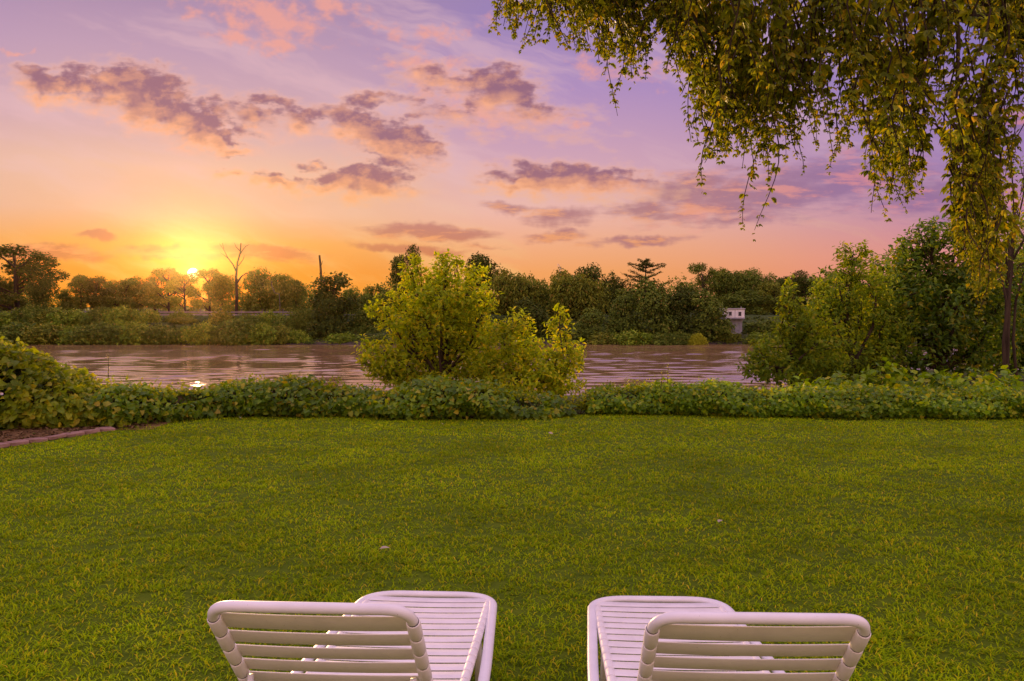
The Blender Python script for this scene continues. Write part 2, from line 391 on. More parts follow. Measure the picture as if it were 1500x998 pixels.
# soil bed at the left and its stone edging
EDGE = [(-60, 668), (-20, 660.5), (10, 655), (38, 650.5), (66, 646), (94, 641.5), (120, 637.5), (143, 634), (166, 631)]
EP = np.array([G(a, b) for a, b in EDGE])
def edgeY(x): return np.interp(x, EP[:, 0], EP[:, 1])
sx = np.linspace(EP[0, 0] - .6, EP[-1, 0] + .5, 40); V = []
for x in sx:
    y0 = edgeY(x) + .03; y1 = max(lineY(x) + .5, y0 + .01); V += [(x, y0, .009), (x, y1, .03)]
mb = MB(); mb.add(V, [(2 * i, 2 * i + 2, 2 * i + 3, 2 * i + 1) for i in range(len(sx) - 1)])
tag(mb.build('soil_bed', M['soil']), kind='structure')
def litter():
    r = np.random.default_rng(15); mb = MB(); n = 900
    x = r.uniform(EP[0, 0] - .4, EP[-1, 0] + .3, n); f_ = r.random(n); y0 = edgeY(x) + .1; y1 = lineY(x) + .35; y = y0 + (y1 - y0) * f_
    d = rand_dir(n, r); d[:, 2] *= .3; L_ = .03 + .06 * r.random(n)
    leaves(mb, np.stack([x, y, .03 + .012 * r.random(n)], 1), d, nrm(np.array([0, 0, 1.0]) + r.normal(size=(n, 3)) * .4), L_, L_ * .5, T_OVAL)
    tag(mb.build('leaf_litter', M['litter']), 'brown dead leaves lying on the soil at the hedge foot', 'leaf litter', kind='stuff')
ST = ['dusky red edging stone cut off by the left edge of the photo', 'wide flat edging stone next inward from the stone cut by the left edge',
      'edging stone with a dark front face, midway along the soil bed', 'flat pinkish edging stone just past the middle of the row beside the soil',
      'pale edging stone third from the hedge end of the row', 'thin edging stone second from the hedge end of the row', 'smallest edging stone, where the row meets the hedge foot']
for i in range(1, len(EP) - 1):
    p0, p1 = EP[i], EP[i + 1]; c = (p0 + p1) / 2; L_ = np.linalg.norm(p1 - p0) - .012
    mb = MB(); box(mb, (0, 0, .012), (L_, .14, .05), bev=.01)
    for vv in mb.v: vv += rng.normal(size=vv.shape) * .004
    o = mb.build('edging_stone', M['brick']); o.location = (c[0], c[1], .012 + rng.random() * .01)
    o.rotation_euler = (rng.normal() * .03, rng.normal() * .03, math.atan2(p1[1] - p0[1], p1[0] - p0[0]) + rng.normal() * .05)
    tag(o, ST[i - 1], 'stone', 'edging stones along the soil bed')

# ------------------------------------------------------------------ grass blades (stuff)
def grass():
    mb = MB(); r = np.random.default_rng(3)
    P_ = []
    for y0, y1, dens in [(1.2, 3.6, 500), (3.6, 5, 5200), (5, 6.5, 4000), (6.5, 8.5, 2900), (8.5, 11, 2500), (11, 14.4, 2000)]:
        w = .66 * y1 + 4.0; n = int(2 * w * (y1 - y0) * dens / 5)
        P_.append(np.stack([r.uniform(-w, w, n), r.uniform(y0, y1, n)], 1))
    c = np.concatenate(P_)
    # clumps: keep with a patchy probability
    pat = np.sin(c[:, 0] * 3.1 + np.sin(c[:, 1] * 2.3) * 1.3) * np.sin(c[:, 1] * 4.1 + np.sin(c[:, 0] * 1.9))
    keep = (r.random(len(c)) < .82 + .18 * pat) & (c[:, 1] < lineY(c[:, 0]) + .05)
    keep &= ~((c[:, 0] < EP[-1, 0] + .05) & (c[:, 1] > edgeY(c[:, 0]) - .09))
    c = c[keep]; k = 5
    pos = np.repeat(c, k, 0); n = len(pos)
    pos = pos + r.normal(size=pos.shape) * .018
    d = r.uniform(0, 2 * np.pi, n); lean = .35 + .75 * r.random(n)
    dirn = np.stack([np.cos(d) * lean, np.sin(d) * lean, np.ones(n) * .75], 1); dirn = nrm(dirn)
    H = (.02 + .022 * r.random(n)) * (1 + .25 * np.repeat(pat[keep], k))
    W = (.0036 + .0026 * r.random(n)) * (1 + .05 * pos[:, 1])
    side = nrm(np.cross(dirn, np.array([0, 0, 1.0]))) * W[:, None]
    b = np.concatenate([pos, np.full((n, 1), .004)], 1)
    mid = b + dirn * H[:, None] * .55
    tip = b + dirn * H[:, None] + np.stack([np.cos(d), np.sin(d), -.55 * np.ones(n)], 1) * (H * .35)[:, None]
    V = np.stack([b - side * .4, b + side * .4, mid + side * .5, tip, mid - side * .5], 1)
    mb.bulk(V, [(0, 1, 2, 4), (4, 2, 3)], n, 5)
    return tag(mb.build('grass', M['grass']), 'short green lawn grass with a few dry blades', 'grass', kind='stuff')
grass()

litter()
# fallen leaves on the lawn
FL = [((1052, 774), 'curled pale fallen leaf lying alone on the right of the lawn'), ((352, 617), 'small pale fallen leaf on the lawn near the dip of the left hedge'),
      ((648, 626), 'pale fallen leaf on the lawn in front of the bushy young tree'), ((803, 639), 'whitish fallen leaf on the far lawn below the hedge gap'),
      ((556, 814), 'tiny pale fallen leaf on the lawn above the left lounge chair')]
for (a, b), lab in FL:
    p = G(a, b); mb = MB()
    leaves(mb, np.zeros((1, 3)), np.array([[.9, .5, .1]]), np.array([[.1, -.2, 1.0]]), .07, .045, T_OVAL)
    o = mb.build('fallen_leaf', M['dead']); o.location = (p[0], p[1], .045); o.rotation_euler = (rng.normal() * .2, rng.normal() * .2, rng.random() * 6)
    tag(o, lab, 'leaf', 'fallen leaves on the lawn')

# ------------------------------------------------------------------ hedges
def hedge(name, x0, x1, top, mat, label, depth, L, dens, seed, group=None, shoots=0, front=None, tmpl=T_HEART, core=True, cut=.16):
    """top: (px, py) of the crest; the crest stands ~0.35 m behind the front foot line"""
    r = np.random.default_rng(seed)
    tp = np.array([P(a, b, lineY((a - 750) / F * 13.4) + .4) for a, b in top])
    fy = front or (lambda x: lineY(x))
    hz = lambda x: np.interp(x, tp[:, 0], tp[:, 2]) - cut
    root = empty(name, ((x0 + x1) / 2, fy((x0 + x1) / 2) + .4, 0)); o0 = np.array(root.location)
    tag(root, label, 'hedge', group)
    mb = MB()
    n = int((x1 - x0) * dens)
    x = r.uniform(x0, x1, n); s = r.random(n)               # s runs up the front, over the top, a little down the back
    h = hz(x) + .035 * np.sin(x * 2.6 + seed) + .03 * np.sin(x * 6.1 + 2 * seed) + r.normal(size=n) * .02
    t = s * 1.0
    hp = np.clip(t / .55, 0, 1); top_t = np.clip((t - .55) / .35, 0, 1); back_t = np.clip((t - .9) / .1, 0, 1)
    bulge = .16 * np.sin(hp * 2.6) + .09 * np.sin(x * 3.7 + hp * 4) + .06 * np.sin(x * 8.3 + hp * 7 + 1)
    yy = fy(x) + .10 - bulge * .8 + .18 * hp ** 3 + .09 * np.clip(1 - hp / .22, 0, 1) + top_t * depth
    zz = h * (.93 * hp ** .9 + .07 * np.sin(top_t * np.pi)) * (1 - .55 * back_t) + .01
    nor = np.stack([r.normal(size=n) * .35, -(1 - top_t) * 1.0 * (1 - .6 * hp) + back_t * .5, .35 + hp * .5 + top_t], 1)
    nor = nrm(nor + r.normal(size=(n, 3)) * .6)
    rise = (r.random(n) ** 3) * .07 * (hp > .95)
    d = nrm(np.stack([r.normal(size=n) * .9, -.75 * (1 - top_t) + r.normal(size=n) * .5, -.35 + r.normal(size=n) * .45 + .4 * top_t], 1))
    ll = L * (.45 + .85 * r.random(n))
    pos = np.stack([x, yy + r.normal(size=n) * .03, zz + rise], 1) + nor * (r.random((n, 1)) ** 2 * .10 - .01) - o0
    leaves(mb, pos, d, nor, ll, ll * (.62 + .25 * r.random(n)), tmpl)
    mb.build('foliage', mat, root)
    if core:
        # twiggy core: many dark stems rising through the hedge
        st = MB(); m_ = int((x1 - x0) * 26)
        for i in range(m_):
            xx = r.uniform(x0, x1); hh = hz(xx) * .86; y0 = fy(xx) + .35 + r.normal() * .008
            a = np.array([xx, y0, 0]) - o0; b = a + np.array([r.normal() * .18, r.normal() * .12, hh]); mth = (a + b) / 2 + r.normal(size=3) * .05
            tube(st, [a, mth, b], [.012, .008, .004], 4, cap=False)
        rx = np.linspace(x0, x1, 40); tube(st, np.stack([rx, fy(rx) + .35, 0 * rx + .02], 1) - o0, .03, 6)
        # inner leaves stop daylight leaking through; gap shade is put into their dark colour
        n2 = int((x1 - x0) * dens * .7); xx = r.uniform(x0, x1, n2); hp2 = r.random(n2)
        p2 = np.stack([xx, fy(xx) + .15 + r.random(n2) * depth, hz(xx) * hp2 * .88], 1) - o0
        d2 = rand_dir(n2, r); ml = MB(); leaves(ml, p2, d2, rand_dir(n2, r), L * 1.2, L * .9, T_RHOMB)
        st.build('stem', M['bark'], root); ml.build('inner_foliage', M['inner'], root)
    if shoots:                                              # shoots on the crest; glow of the backlit top is put into their colour
        k = 6; n3 = int((x1 - x0) * shoots); xx = r.uniform(x0, x1, n3); tall = r.random(n3) ** 4
        base_ = np.stack([xx, fy(xx) + .3 + r.random(n3) * (depth - .2), hz(xx) * .97 + .0 * xx], 1) - o0
        base_ = np.repeat(base_, k, 0); tt = np.tile(np.linspace(.1, 1, k), n3); th_ = np.repeat(tall, k)
        base_[:, 2] += tt * (.03 + .2 * th_); base_[:, :2] += r.normal(size=(n3 * k, 2)) * .015
        an = np.tile(np.arange(k) * 2.4, n3) + r.random(n3 * k); dd = nrm(np.stack([np.cos(an), np.sin(an), .3 + .9 * tt], 1))
        ll = L * (.9 - .45 * tt) * (.7 + .5 * r.random(n3 * k))
        sl = MB(); leaves(sl, base_, dd, nrm(np.array([0, 0, .6]) + r.normal(size=(n3 * k, 3)) * .6), ll, ll * .6, tmpl)
        sl.build('crest_glow_shoots', M['vine'], root)
    return root

X_ = lambda px, Y=13.5: (px - 750) / F * Y
hedge('hedge', X_(150, 12.6), X_(838), [(150, 556), (200, 566), (250, 565), (300, 560), (340, 556), (400, 553), (450, 554), (500, 561), (550, 570), (590, 562), (620, 556), (660, 552), (700, 556), (740, 564), (780, 575), (820, 583), (840, 592)],
      M['hedge'], 'long low broad-leaved hedge dipping under the bushy young tree, left of the gap', .8, .09, 1250, 5, 'hedges at the far edge of the lawn', 100)
hedge('hedge', X_(862, 14), X_(1800), [(862, 584), (880, 571), (920, 566), (1000, 565), (1060, 567), (1120, 572), (1180, 570), (1250, 575), (1320, 572), (1400, 574), (1500, 574), (1800, 574)],
      M['hedge_right'], 'trimmed bright green hedge running right from the gap to the edge of the photo', .8, .068, 1900, 6, 'hedges at the far edge of the lawn', 110, cut=.08)
hedge('vine_thicket', X_(-420, 12.2), X_(175, 12.3), [(-420, 478), (-150, 482), (-40, 488), (0, 495), (20, 500), (45, 522), (75, 537), (105, 546), (130, 554), (155, 564), (178, 584)],
      M['vine'], 'tall yellow-green vine thicket with large leaves at the left edge, beside the soil', 1.0, .11, 1500, 8, 'hedges at the far edge of the lawn', 90, cut=.24)

# young weed in the gap of the hedges
def stem_plant(name, base, stems, L, mat, label, cat, seed, group=None, tmpl=T_OVAL, per=9):
    r = np.random.default_rng(seed); root = empty(name, base); tag(root, label, cat, group)
    st = MB(); lf = MB()
    for (dx, dy, h) in stems:
        a = np.array([dx * .2, dy * .2, 0]); b = np.array([dx, dy, h]); pts = np.array([a, a * .5 + b * .5 + np.array([dx * .15, 0, 0]), b])
        tube(st, pts, [.007, .005, .002], 5, cap=False)
        f_ = np.linspace(.2, 1, per); pp = pts[0] + (pts[2] - pts[0]) * f_[:, None]
        an = np.arange(per) * 2.4 + r.random(); dd = nrm(np.stack([np.cos(an), np.sin(an), .35 + .5 * f_], 1))
        ll = L * (1.15 - .5 * f_); leaves(lf, pp, dd, nrm(np.array([0, 0, 1.0]) + r.normal(size=(per, 3)) * .25), ll, ll * .45, tmpl)
    st.build('stem', M['bark'], root); lf.build('foliage', mat, root)
    return root
p = G(850, 610); p[1] += .25
stem_plant('weed', p, [(0, 0, .42), (.12, .05, .33), (-.12, .02, .3), (.2, .1, .22), (-.2, .1, .2), (.05, -.1, .25), (.14, .2, .5), (-.05, .3, .45)], .13, M['vine'],
           'yellow-green weed filling the gap between the two hedges', 'weed', 31, per=12)
for px, py, hh, sd_, lab in [(157, 520, .5, 1, 'lone thin shoot with one round leaf standing out of the vine thicket'), (977, 535, .34, 2, 'thin yellow shoot standing above the right hedge near the gap'),
                             (968, 545, .26, 3, 'short yellow shoot beside the thin tall one above the right hedge')]:
    t_ = P(px, py, 14.0); stem_plant('shoot', (t_[0], 14.0, t_[2] - hh), [(.02, 0, hh)], .075, M['vine'], lab, 'plant', sd_, per=8)

# ------------------------------------------------------------------ near trees from lobes
def lobe_tree(name, base_px, Y, lobes, mat, bark, label, cat, L, dens, seed, group=None, tmpl=T_OVAL, per=6, up=.45, droop=0, depth=.85, hole=0., trunk_r=.05, asp=.5, inner=.6, jit=.25):
    r = np.random.default_rng(seed)
    bx = (base_px - 750) / F * Y; base = np.array([bx, Y, float(terrain(bx, Y))])
    root = empty(name, base); tag(root, label, cat, group)
    Lb = []
    for (px, py, rx, ry) in lobes:
        s = Y / F; dy = r.normal() * min(rx, 60) * s * .35
        c = P(px, py, Y + dy) - base; Lb.append((*c, rx * s, max(rx, ry) * s * depth, ry * s))
    Lb = np.array(Lb)
    fo = MB()
    area = ((Lb[:, 3] * Lb[:, 5]) ** 1.0).sum()
    ncl = int(area * dens)
    lobe_leaves(fo, Lb, ncl, per, L, tmpl, r, up=up, droop=droop, inner=inner, asp=asp, hole=hole, jit=jit)
    fo.build('crown', mat, root)
    tk = MB()
    ctr = Lb[:, :3].mean(0); top = Lb[np.argmax(Lb[:, 2]), :3]
    fork = np.array([ctr[0] * .35, ctr[1] * .3, max(.25, (Lb[:, 2] - Lb[:, 5]).min() + .25)])
    tube(tk, [(0, 0, -.25), fork * .5 + r.normal(size=3) * .03, fork], [trunk_r * 1.25, trunk_r * 1.05, trunk_r], 8)
    for q in Lb:
        a = fork + (q[:3] - fork) * .0; b = q[:3] + np.array([0, 0, q[5] * .35]); mid = a * .5 + b * .5 + np.array([r.normal() * .12, r.normal() * .1, -.12 * abs(b[0] - a[0])])
        tube(tk, [a, a * .6 + mid * .4 + r.normal(size=3) * .02, mid, mid * .5 + b * .5 + r.normal(size=3) * .03, b], np.array([.62, .5, .4, .28, .12]) * trunk_r, 6)
        for k in range(5):                                   # twigs out to the leaf surface
            f_ = .45 + .5 * r.random(); a2 = mid + (b - mid) * f_; u = rand_dir(1, r)[0]; u[2] = abs(u[2]) * .8; b2 = q[:3] + u * q[3:6] * .9
            tube(tk, [a2, (a2 + b2) / 2 + r.normal(size=3) * .03, b2], np.array([.2, .13, .06]) * trunk_r, 4, cap=False)
    tk.build('trunk', bark, root)
    return root

lobe_tree('young_tree', 655, 16.5, [(560, 452, 20, 18), (592, 470, 38, 26), (600, 400, 11, 24), (618, 425, 34, 28), (655, 392, 17, 22), (690, 397, 14, 9), (640, 410, 20, 20), (655, 440, 52, 38), (690, 440, 34, 40),
          (712, 447, 12, 14), (632, 475, 60, 38), (680, 480, 46, 42), (604, 505, 40, 26), (552, 520, 27, 19), (585, 533, 42, 16), (650, 520, 62, 28), (705, 515, 34, 38), (577, 436, 14, 10), (535, 505, 12, 10), (545, 455, 10, 9), (610, 388, 7, 12), (648, 378, 8, 10), (670, 388, 9, 8), (705, 395, 8, 6), (722, 436, 8, 8), (530, 530, 9, 7), (600, 555, 40, 16), (650, 556, 50, 20), (700, 555, 40, 20), (560, 545, 24, 12)],
          M['ctree'], M['bark'], 'bushy yellow-green young tree rising behind the left hedge at the centre', 'tree', .095, 800, 41, tmpl=T_OVAL, per=7, trunk_r=.052, hole=0, inner=.75)
lobe_tree('shrub', 750, 16.0, [(758, 476, 22, 20), (735, 500, 30, 30), (772, 505, 28, 32), (750, 535, 50, 28), (790, 545, 32, 25), (722, 540, 30, 24), (760, 560, 60, 18), (800, 565, 30, 16)], M['ctree'], M['bark'],
          'low bushy shrub filling the space between the young tree and the pointed sapling', 'shrub', .095, 760, 42, per=7, trunk_r=.04, hole=0, inner=.75)
lobe_tree('sapling', 820, 16.2, [(821, 462, 8, 14), (820, 486, 17, 20), (828, 512, 24, 24), (812, 535, 30, 26), (840, 530, 20, 18), (820, 562, 36, 20)], M['ctree'], M['bark'],
          'pointed yellow-green sapling right of the young tree, above the hedge gap', 'tree', .095, 760, 43, per=7, trunk_r=.035, hole=0, inner=.75)
# right grove
lobe_tree('young_tree', 1165, 18.5, [(1157, 428, 9, 16), (1158, 452, 17, 20), (1165, 482, 30, 28), (1150, 512, 42, 28), (1185, 528, 48, 30), (1115, 522, 22, 16), (1192, 490, 30, 34), (1140, 545, 40, 18), (1105, 535, 22, 18), (1210, 510, 40, 40)],
          M['gtree'], M['bark'], 'pointed olive-yellow tree at the left end of the right grove, beside the river', 'tree', .11, 520, 44, per=7, trunk_r=.06, hole=.35)
lobe_tree('leafy_tree', 1250, 20.0, [(1250, 372, 27, 15), (1243, 395, 24, 20), (1228, 428, 34, 36), (1262, 460, 48, 46), (1222, 480, 36, 40), (1280, 415, 30, 36), (1250, 525, 60, 34), (1205, 440, 18, 30), (1190, 525, 40, 30), (1300, 480, 40, 50), (1205, 480, 26, 50), (1290, 540, 40, 30)],
          M['gtree'], M['bark'], 'olive leafy tree with dark rounded top tuft, in the middle of the right grove', 'tree', .11, 520, 45, per=6, trunk_r=.08, hole=.3, droop=.2)
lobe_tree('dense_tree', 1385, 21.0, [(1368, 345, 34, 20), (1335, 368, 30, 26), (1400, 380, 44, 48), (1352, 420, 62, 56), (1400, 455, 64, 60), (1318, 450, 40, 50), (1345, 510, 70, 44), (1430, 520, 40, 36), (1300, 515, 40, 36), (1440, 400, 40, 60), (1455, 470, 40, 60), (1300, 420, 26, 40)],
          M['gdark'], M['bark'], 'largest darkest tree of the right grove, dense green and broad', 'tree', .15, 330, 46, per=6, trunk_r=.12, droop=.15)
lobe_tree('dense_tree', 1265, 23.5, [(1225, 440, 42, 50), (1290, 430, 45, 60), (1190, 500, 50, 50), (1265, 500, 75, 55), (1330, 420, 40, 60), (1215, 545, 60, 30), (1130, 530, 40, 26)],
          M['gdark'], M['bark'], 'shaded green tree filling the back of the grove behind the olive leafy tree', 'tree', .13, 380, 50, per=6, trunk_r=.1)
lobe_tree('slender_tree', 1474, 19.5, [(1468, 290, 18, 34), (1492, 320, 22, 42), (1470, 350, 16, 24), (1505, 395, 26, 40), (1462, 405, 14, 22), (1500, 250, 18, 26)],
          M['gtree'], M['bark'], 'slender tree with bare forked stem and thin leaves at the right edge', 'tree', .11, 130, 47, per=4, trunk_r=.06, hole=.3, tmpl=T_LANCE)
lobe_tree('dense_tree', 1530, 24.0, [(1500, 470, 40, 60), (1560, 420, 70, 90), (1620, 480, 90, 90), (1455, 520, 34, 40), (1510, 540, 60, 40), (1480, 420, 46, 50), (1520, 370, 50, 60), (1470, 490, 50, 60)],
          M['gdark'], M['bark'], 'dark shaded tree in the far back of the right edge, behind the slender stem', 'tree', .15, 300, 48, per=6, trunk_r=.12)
lobe_tree('ivy_mound', 1330, 15.2, [(1290, 553, 36, 17), (1245, 564, 46, 13), (1345, 562, 60, 15), (1425, 562, 62, 15), (1500, 560, 60, 16), (1580, 560, 60, 16), (1200, 572, 40, 10), (1290, 580, 90, 12), (1430, 580, 90, 12)],
          M['hedge_right'], M['bark'], 'broad low mound of leaves bulging behind the right hedge, under the grove', 'shrub', .12, 420, 49, per=5, trunk_r=.03, tmpl=T_HEART, asp=.75)

# ------------------------------------------------------------------ overhanging tree
def overhang():
    r = np.random.default_rng(77)
    base = np.array([5.6, 7.0, 0.0]); root = empty('overhanging_tree', base)
    tag(root, 'tree hanging long drooping strands of olive leaves across the upper right', 'tree')
    tk = MB()
    tube(tk, [(0, 0, -.2), (-.05, .05, .8), (-.1, .0, 1.9), (-.25, -.05, 3.0), (-.5, 0, 4.2), (-.6, .1, 5.4), (-.4, .1, 6.6)], [.34, .26, .22, .2, .16, .11, .05], 12)
    limbs = []
    for (z0, tip, rr) in [(2.9, (-5.4, -.6, 3.75), .085), (3.3, (-4.6, .6, 4.1), .08), (3.0, (-3.6, -1.2, 3.9), .07), (3.8, (-5.0, .2, 4.6), .07), (2.7, (-2.4, -.4, 3.5), .07), (3.5, (-1.6, 1.0, 4.3), .06), (2.8, (-1.4, -.9, 3.3), .06), (4.4, (-3.4, .8, 5.2), .06), (4.6, (1.8, -.6, 5.4), .06), (4.2, (.6, 1.8, 5.0), .06)]:
        a = np.array([-.25, -.02, z0]); b = np.array(tip); pts = [a]
        for f_ in (.2, .4, .6, .8, 1): pts.append(a + (b - a) * f_ + np.array([0, 0, .8 * f_ + .45 * math.sin(f_ * 3.0)]) + r.normal(size=3) * .06)
        tube(tk, pts, np.array([1, .8, .62, .45, .3, .12]) * rr, 7); limbs.append(np.array(pts))
    tr = tk.build('trunk', M['bark'], root)
    env = np.array([(728, 46), (745, 52), (760, 58), (775, 78), (790, 50), (805, 60), (830, 84), (845, 60), (860, 72), (885, 112), (895, 178), (905, 100), (930, 140), (945, 85), (962, 60), (985, 112), (1000, 152), (1012, 180), (1022, 212), (1040, 284), (1052, 220), (1065, 246), (1090, 262), (1102, 240), (1111, 350), (1120, 250), (1140, 250), (1165, 255), (1175, 210), (1185, 178), (1200, 215), (1212, 240), (1225, 256), (1240, 232), (1258, 205), (1272, 195), (1284, 270), (1291, 328), (1300, 308), (1325, 312), (1345, 292), (1362, 225), (1375, 160), (1390, 170), (1400, 330), (1412, 405), (1428, 400), (1438, 470), (1450, 430), (1462, 340), (1472, 262), (1478, 150), (1490, 120), (1500, 125), (1560, 200), (1650, 260), (1750, 240)], float)
    lf = MB(); tw = MB()
    Pn, Dn = [], []
    def strand(x0, yend, Y, start, sz=1.0, dens=1.0):
        """one hanging twig with trifoliate leaves along it"""
        b = P(x0, yend, Y) - base; t = P(x0 + r.normal() * 20, start, Y + r.normal() * .2) - base
        ln = np.linalg.norm(t - b); n = max(4, int(ln / .05)); f_ = np.linspace(0, 1, n)[:, None]
        w = np.stack([np.sin(f_[:, 0] * 5 + r.random() * 6) * .07, np.sin(f_[:, 0] * 4 + r.random() * 6) * .03, 0 * f_[:, 0]], 1) * min(1, ln)
        pts = t + (b - t) * f_ + w
        tube(tw, pts[::2] if n > 6 else pts, np.linspace(.007, .002, len(pts[::2] if n > 6 else pts)), 4, cap=False)
        m_ = max(4, int(ln / .025 * dens)); g = r.random(m_); g[: m_ // 5] = .82 + .18 * r.random(m_ // 5)
        pp = np.stack([np.interp(g, f_[:, 0], pts[:, k]) for k in range(3)], 1)
        an = r.uniform(0, 2 * np.pi, m_); out = np.stack([np.cos(an), np.sin(an), -.35 - .9 * r.random(m_)], 1)
        taper = np.clip((1 - g) * ln / .35, .45, 1)                   # small leaves near the tip
        ll = .054 * sz * (.55 + .8 * r.random(m_)) * taper
        pet = pp + nrm(out) * (ll * .5)[:, None]
        for s_ in (-1, 0, 1):
            side = np.stack([-np.sin(an), np.cos(an), 0 * an], 1)
            d = nrm(out + side * s_ * .95 + r.normal(size=(m_, 3)) * .12)
            nor = nrm(np.stack([np.cos(an) * .7, np.sin(an) * .7, .8 * np.ones(m_)], 1) + r.normal(size=(m_, 3)) * .3)
            leaves(lf, pet, d, nor, ll * (1.15 if s_ == 0 else .95), ll * .58, T_OVAL)
    ex, ey = env[:, 0], env[:, 1]
    # tips along the envelope
    for x0, y0 in env:
        for k in range(2):
            Y = r.uniform(5.6, 6.8); strand(x0 + r.normal() * 4, y0 - abs(r.normal()) * 6 - k * 14, Y, max(-170, y0 - 160 - 200 * r.random()), .95)
    for i in range(64):                                      # clumps of strands with sky between them
        xc = r.uniform(735, 1740); lim = np.interp(xc, ex, ey)
        if 1372 < xc < 1398: continue
        yc = lim - 6 - (lim + 70) * r.random() ** 1.2 * .9; Yc = r.uniform(5.4, 7.2)
        for k in range(6):
            x0 = xc + r.normal() * 13; y0 = min(np.interp(x0, ex, ey), yc + r.normal() * 16)
            strand(x0, y0, Yc + r.normal() * .12, max(-190, y0 - 70 - 170 * r.random()), 1.1 if xc < 1200 else 1.2, 1.15)
    for i in range(110):
        x0 = r.uniform(735, 1060); lim = np.interp(x0, ex, ey); y0 = lim * (1 - .95 * r.random()) - 8
        strand(x0, y0, r.uniform(5.4, 7.0), max(-150, y0 - 80 - 120 * r.random()), 1.1)
    # fuller boughs on the right
    for i in range(130):
        x0 = r.choice([1050, 1090, 1150, 1210, 1250, 1310, 1340, 1430]) + r.normal() * 28; lim = np.interp(x0, ex, ey)
        y0 = lim - 20 - (lim + 60) * r.random() * .9; Y = r.uniform(5.2, 6.6)
        strand(x0, y0, Y, max(-190, y0 - 80 - 150 * r.random()), 1.2)
    for i in range(58):
        x0 = 1430 + r.normal() * 17; lim = np.interp(x0, ex, ey); y0 = lim - r.random() * 190
        strand(x0, y0, r.uniform(5.5, 6.4), y0 - 60 - 80 * r.random(), 1.1)
    tw.build('twig', M['bark'], tr); lf.build('crown', M['over'], root)
    # a curved bare branch showing against the sky
    bb = MB()
    for pth in ([(1398, -30), (1404, 60), (1402, 120), (1414, 150), (1424, 190), (1428, 230), (1440, 280)],):
        pts = [P(a, b, 5.9) - base for a, b in pth]; tube(bb, pts, np.linspace(.017 if pth[0][0] == 1398 else .01, .004, len(pts)), 6)
    bb.build('branch', M['bark'], tr)
overhang()

# ------------------------------------------------------------------ far bank vegetation
def proto_crown(kind, r):
    """unit-height lobes (x, y, z, rx, ry, rz); height 1"""
    L_ = []
    if kind == 'round':
        for i in range(17):
            a = r.uniform(0, 6.28); z = r.uniform(.14, .86); w = .30 * math.sin(min(1, (z + .06) / .95) * 2.7) + .05
            s = r.uniform(.11, .18); L_.append((math.cos(a) * w, math.sin(a) * w, z, s, s, s * .85))
        L_.append((0, 0, .55, .25, .25, .3)); L_.append((r.normal() * .05, 0, .88, .14, .14, .11))
    elif kind == 'tall':
        for i in range(16):
            a = r.uniform(0, 6.28); z = r.uniform(.1, .95); w = (.17 if z < .8 else .09) * r.random() ** .5 * 1.3
            s = r.uniform(.055, .11); L_.append((math.cos(a) * w, math.sin(a) * w, z, s * 1.1, s * 1.1, s))
        L_.append((0, 0, .42, .13, .13, .34))
    elif kind == 'airy':
        for i in range(18):
            a = r.uniform(0, 6.28); z = r.uniform(.12, .95); w = .34 * math.sin(min(1, (z + .06) / 1.03) * 2.7) * r.random() ** .4 + .04
            s = r.uniform(.06, .12); L_.append((math.cos(a) * w, math.sin(a) * w, z, s * 1.25, s * 1.25, s * .8))
    elif kind == 'willow':
        for i in range(15):
            a = r.uniform(0, 6.28); z = r.uniform(.14, .88); w = .28 * r.random() ** .5
            s = r.uniform(.09, .14); L_.append((math.cos(a) * w, math.sin(a) * w, z, s, s, s * 1.7))
        L_.append((0, 0, .5, .26, .26, .4))
    elif kind == 'vine':                        # draped with creepers down to the ground
        for i in range(16):
            a = r.uniform(0, 6.28); z = r.uniform(.05, .92) ; w = .42 * (1 - z * .75) * r.random() ** .4
            s = r.uniform(.1, .17); L_.append((math.cos(a) * w, math.sin(a) * w, z, s, s, s * 1.1))
        L_.append((0, 0, .4, .28, .28, .4))
    elif kind == 'bush':
        for i in range(12):
            a = r.uniform(0, 6.28); w = .62 * r.random() ** .5; z = .62 * math.sqrt(max(.02, 1 - (w / .85) ** 2)) * r.uniform(.5, 1)
            s = r.uniform(.22, .34); L_.append((math.cos(a) * w, math.sin(a) * w, z, s, s, s))
        L_.append((0, 0, .35, .55, .55, .5))
    return np.array(L_)
def make_proto(name, kind, mat, seed, ncl, leaf, per=4):
    r = np.random.default_rng(seed); root = empty(name); mb = MB(); L_ = proto_crown(kind, r)
    lobe_leaves(mb, L_, ncl, per, leaf, T_RHOMB, r, up=.4 if kind != 'willow' else -.2, droop=.0 if kind not in ('willow', 'vine') else 1.1, inner=.5, asp=.75 if kind != 'willow' else .4, jit=.4)
    mb.build('crown', mat, root)
    tk = MB()
    if kind != 'bush':
        tp = .62 if kind != 'vine' else .5
        tube(tk, [(0, 0, -.08), (.008, 0, .2), (-.005, .005, tp), (0, 0, .88)], [.028, .022, .014, .004], 6)
        for q in L_: 
            a = np.array([0, 0, max(.14, q[2] - .2)]); tube(tk, [a, (a + q[:3]) / 2 + r.normal(size=3) * .01, q[:3] + np.array([0, 0, q[5] * .4])], [.011, .008, .003], 4, cap=False)
    else:
        for q in L_: tube(tk, [(0, 0, -.1), q[:3] * .5, q[:3]], [.02, .014, .005], 4, cap=False)
    tk.build('trunk', M['bark_far'], root)
    return root
PR = {}
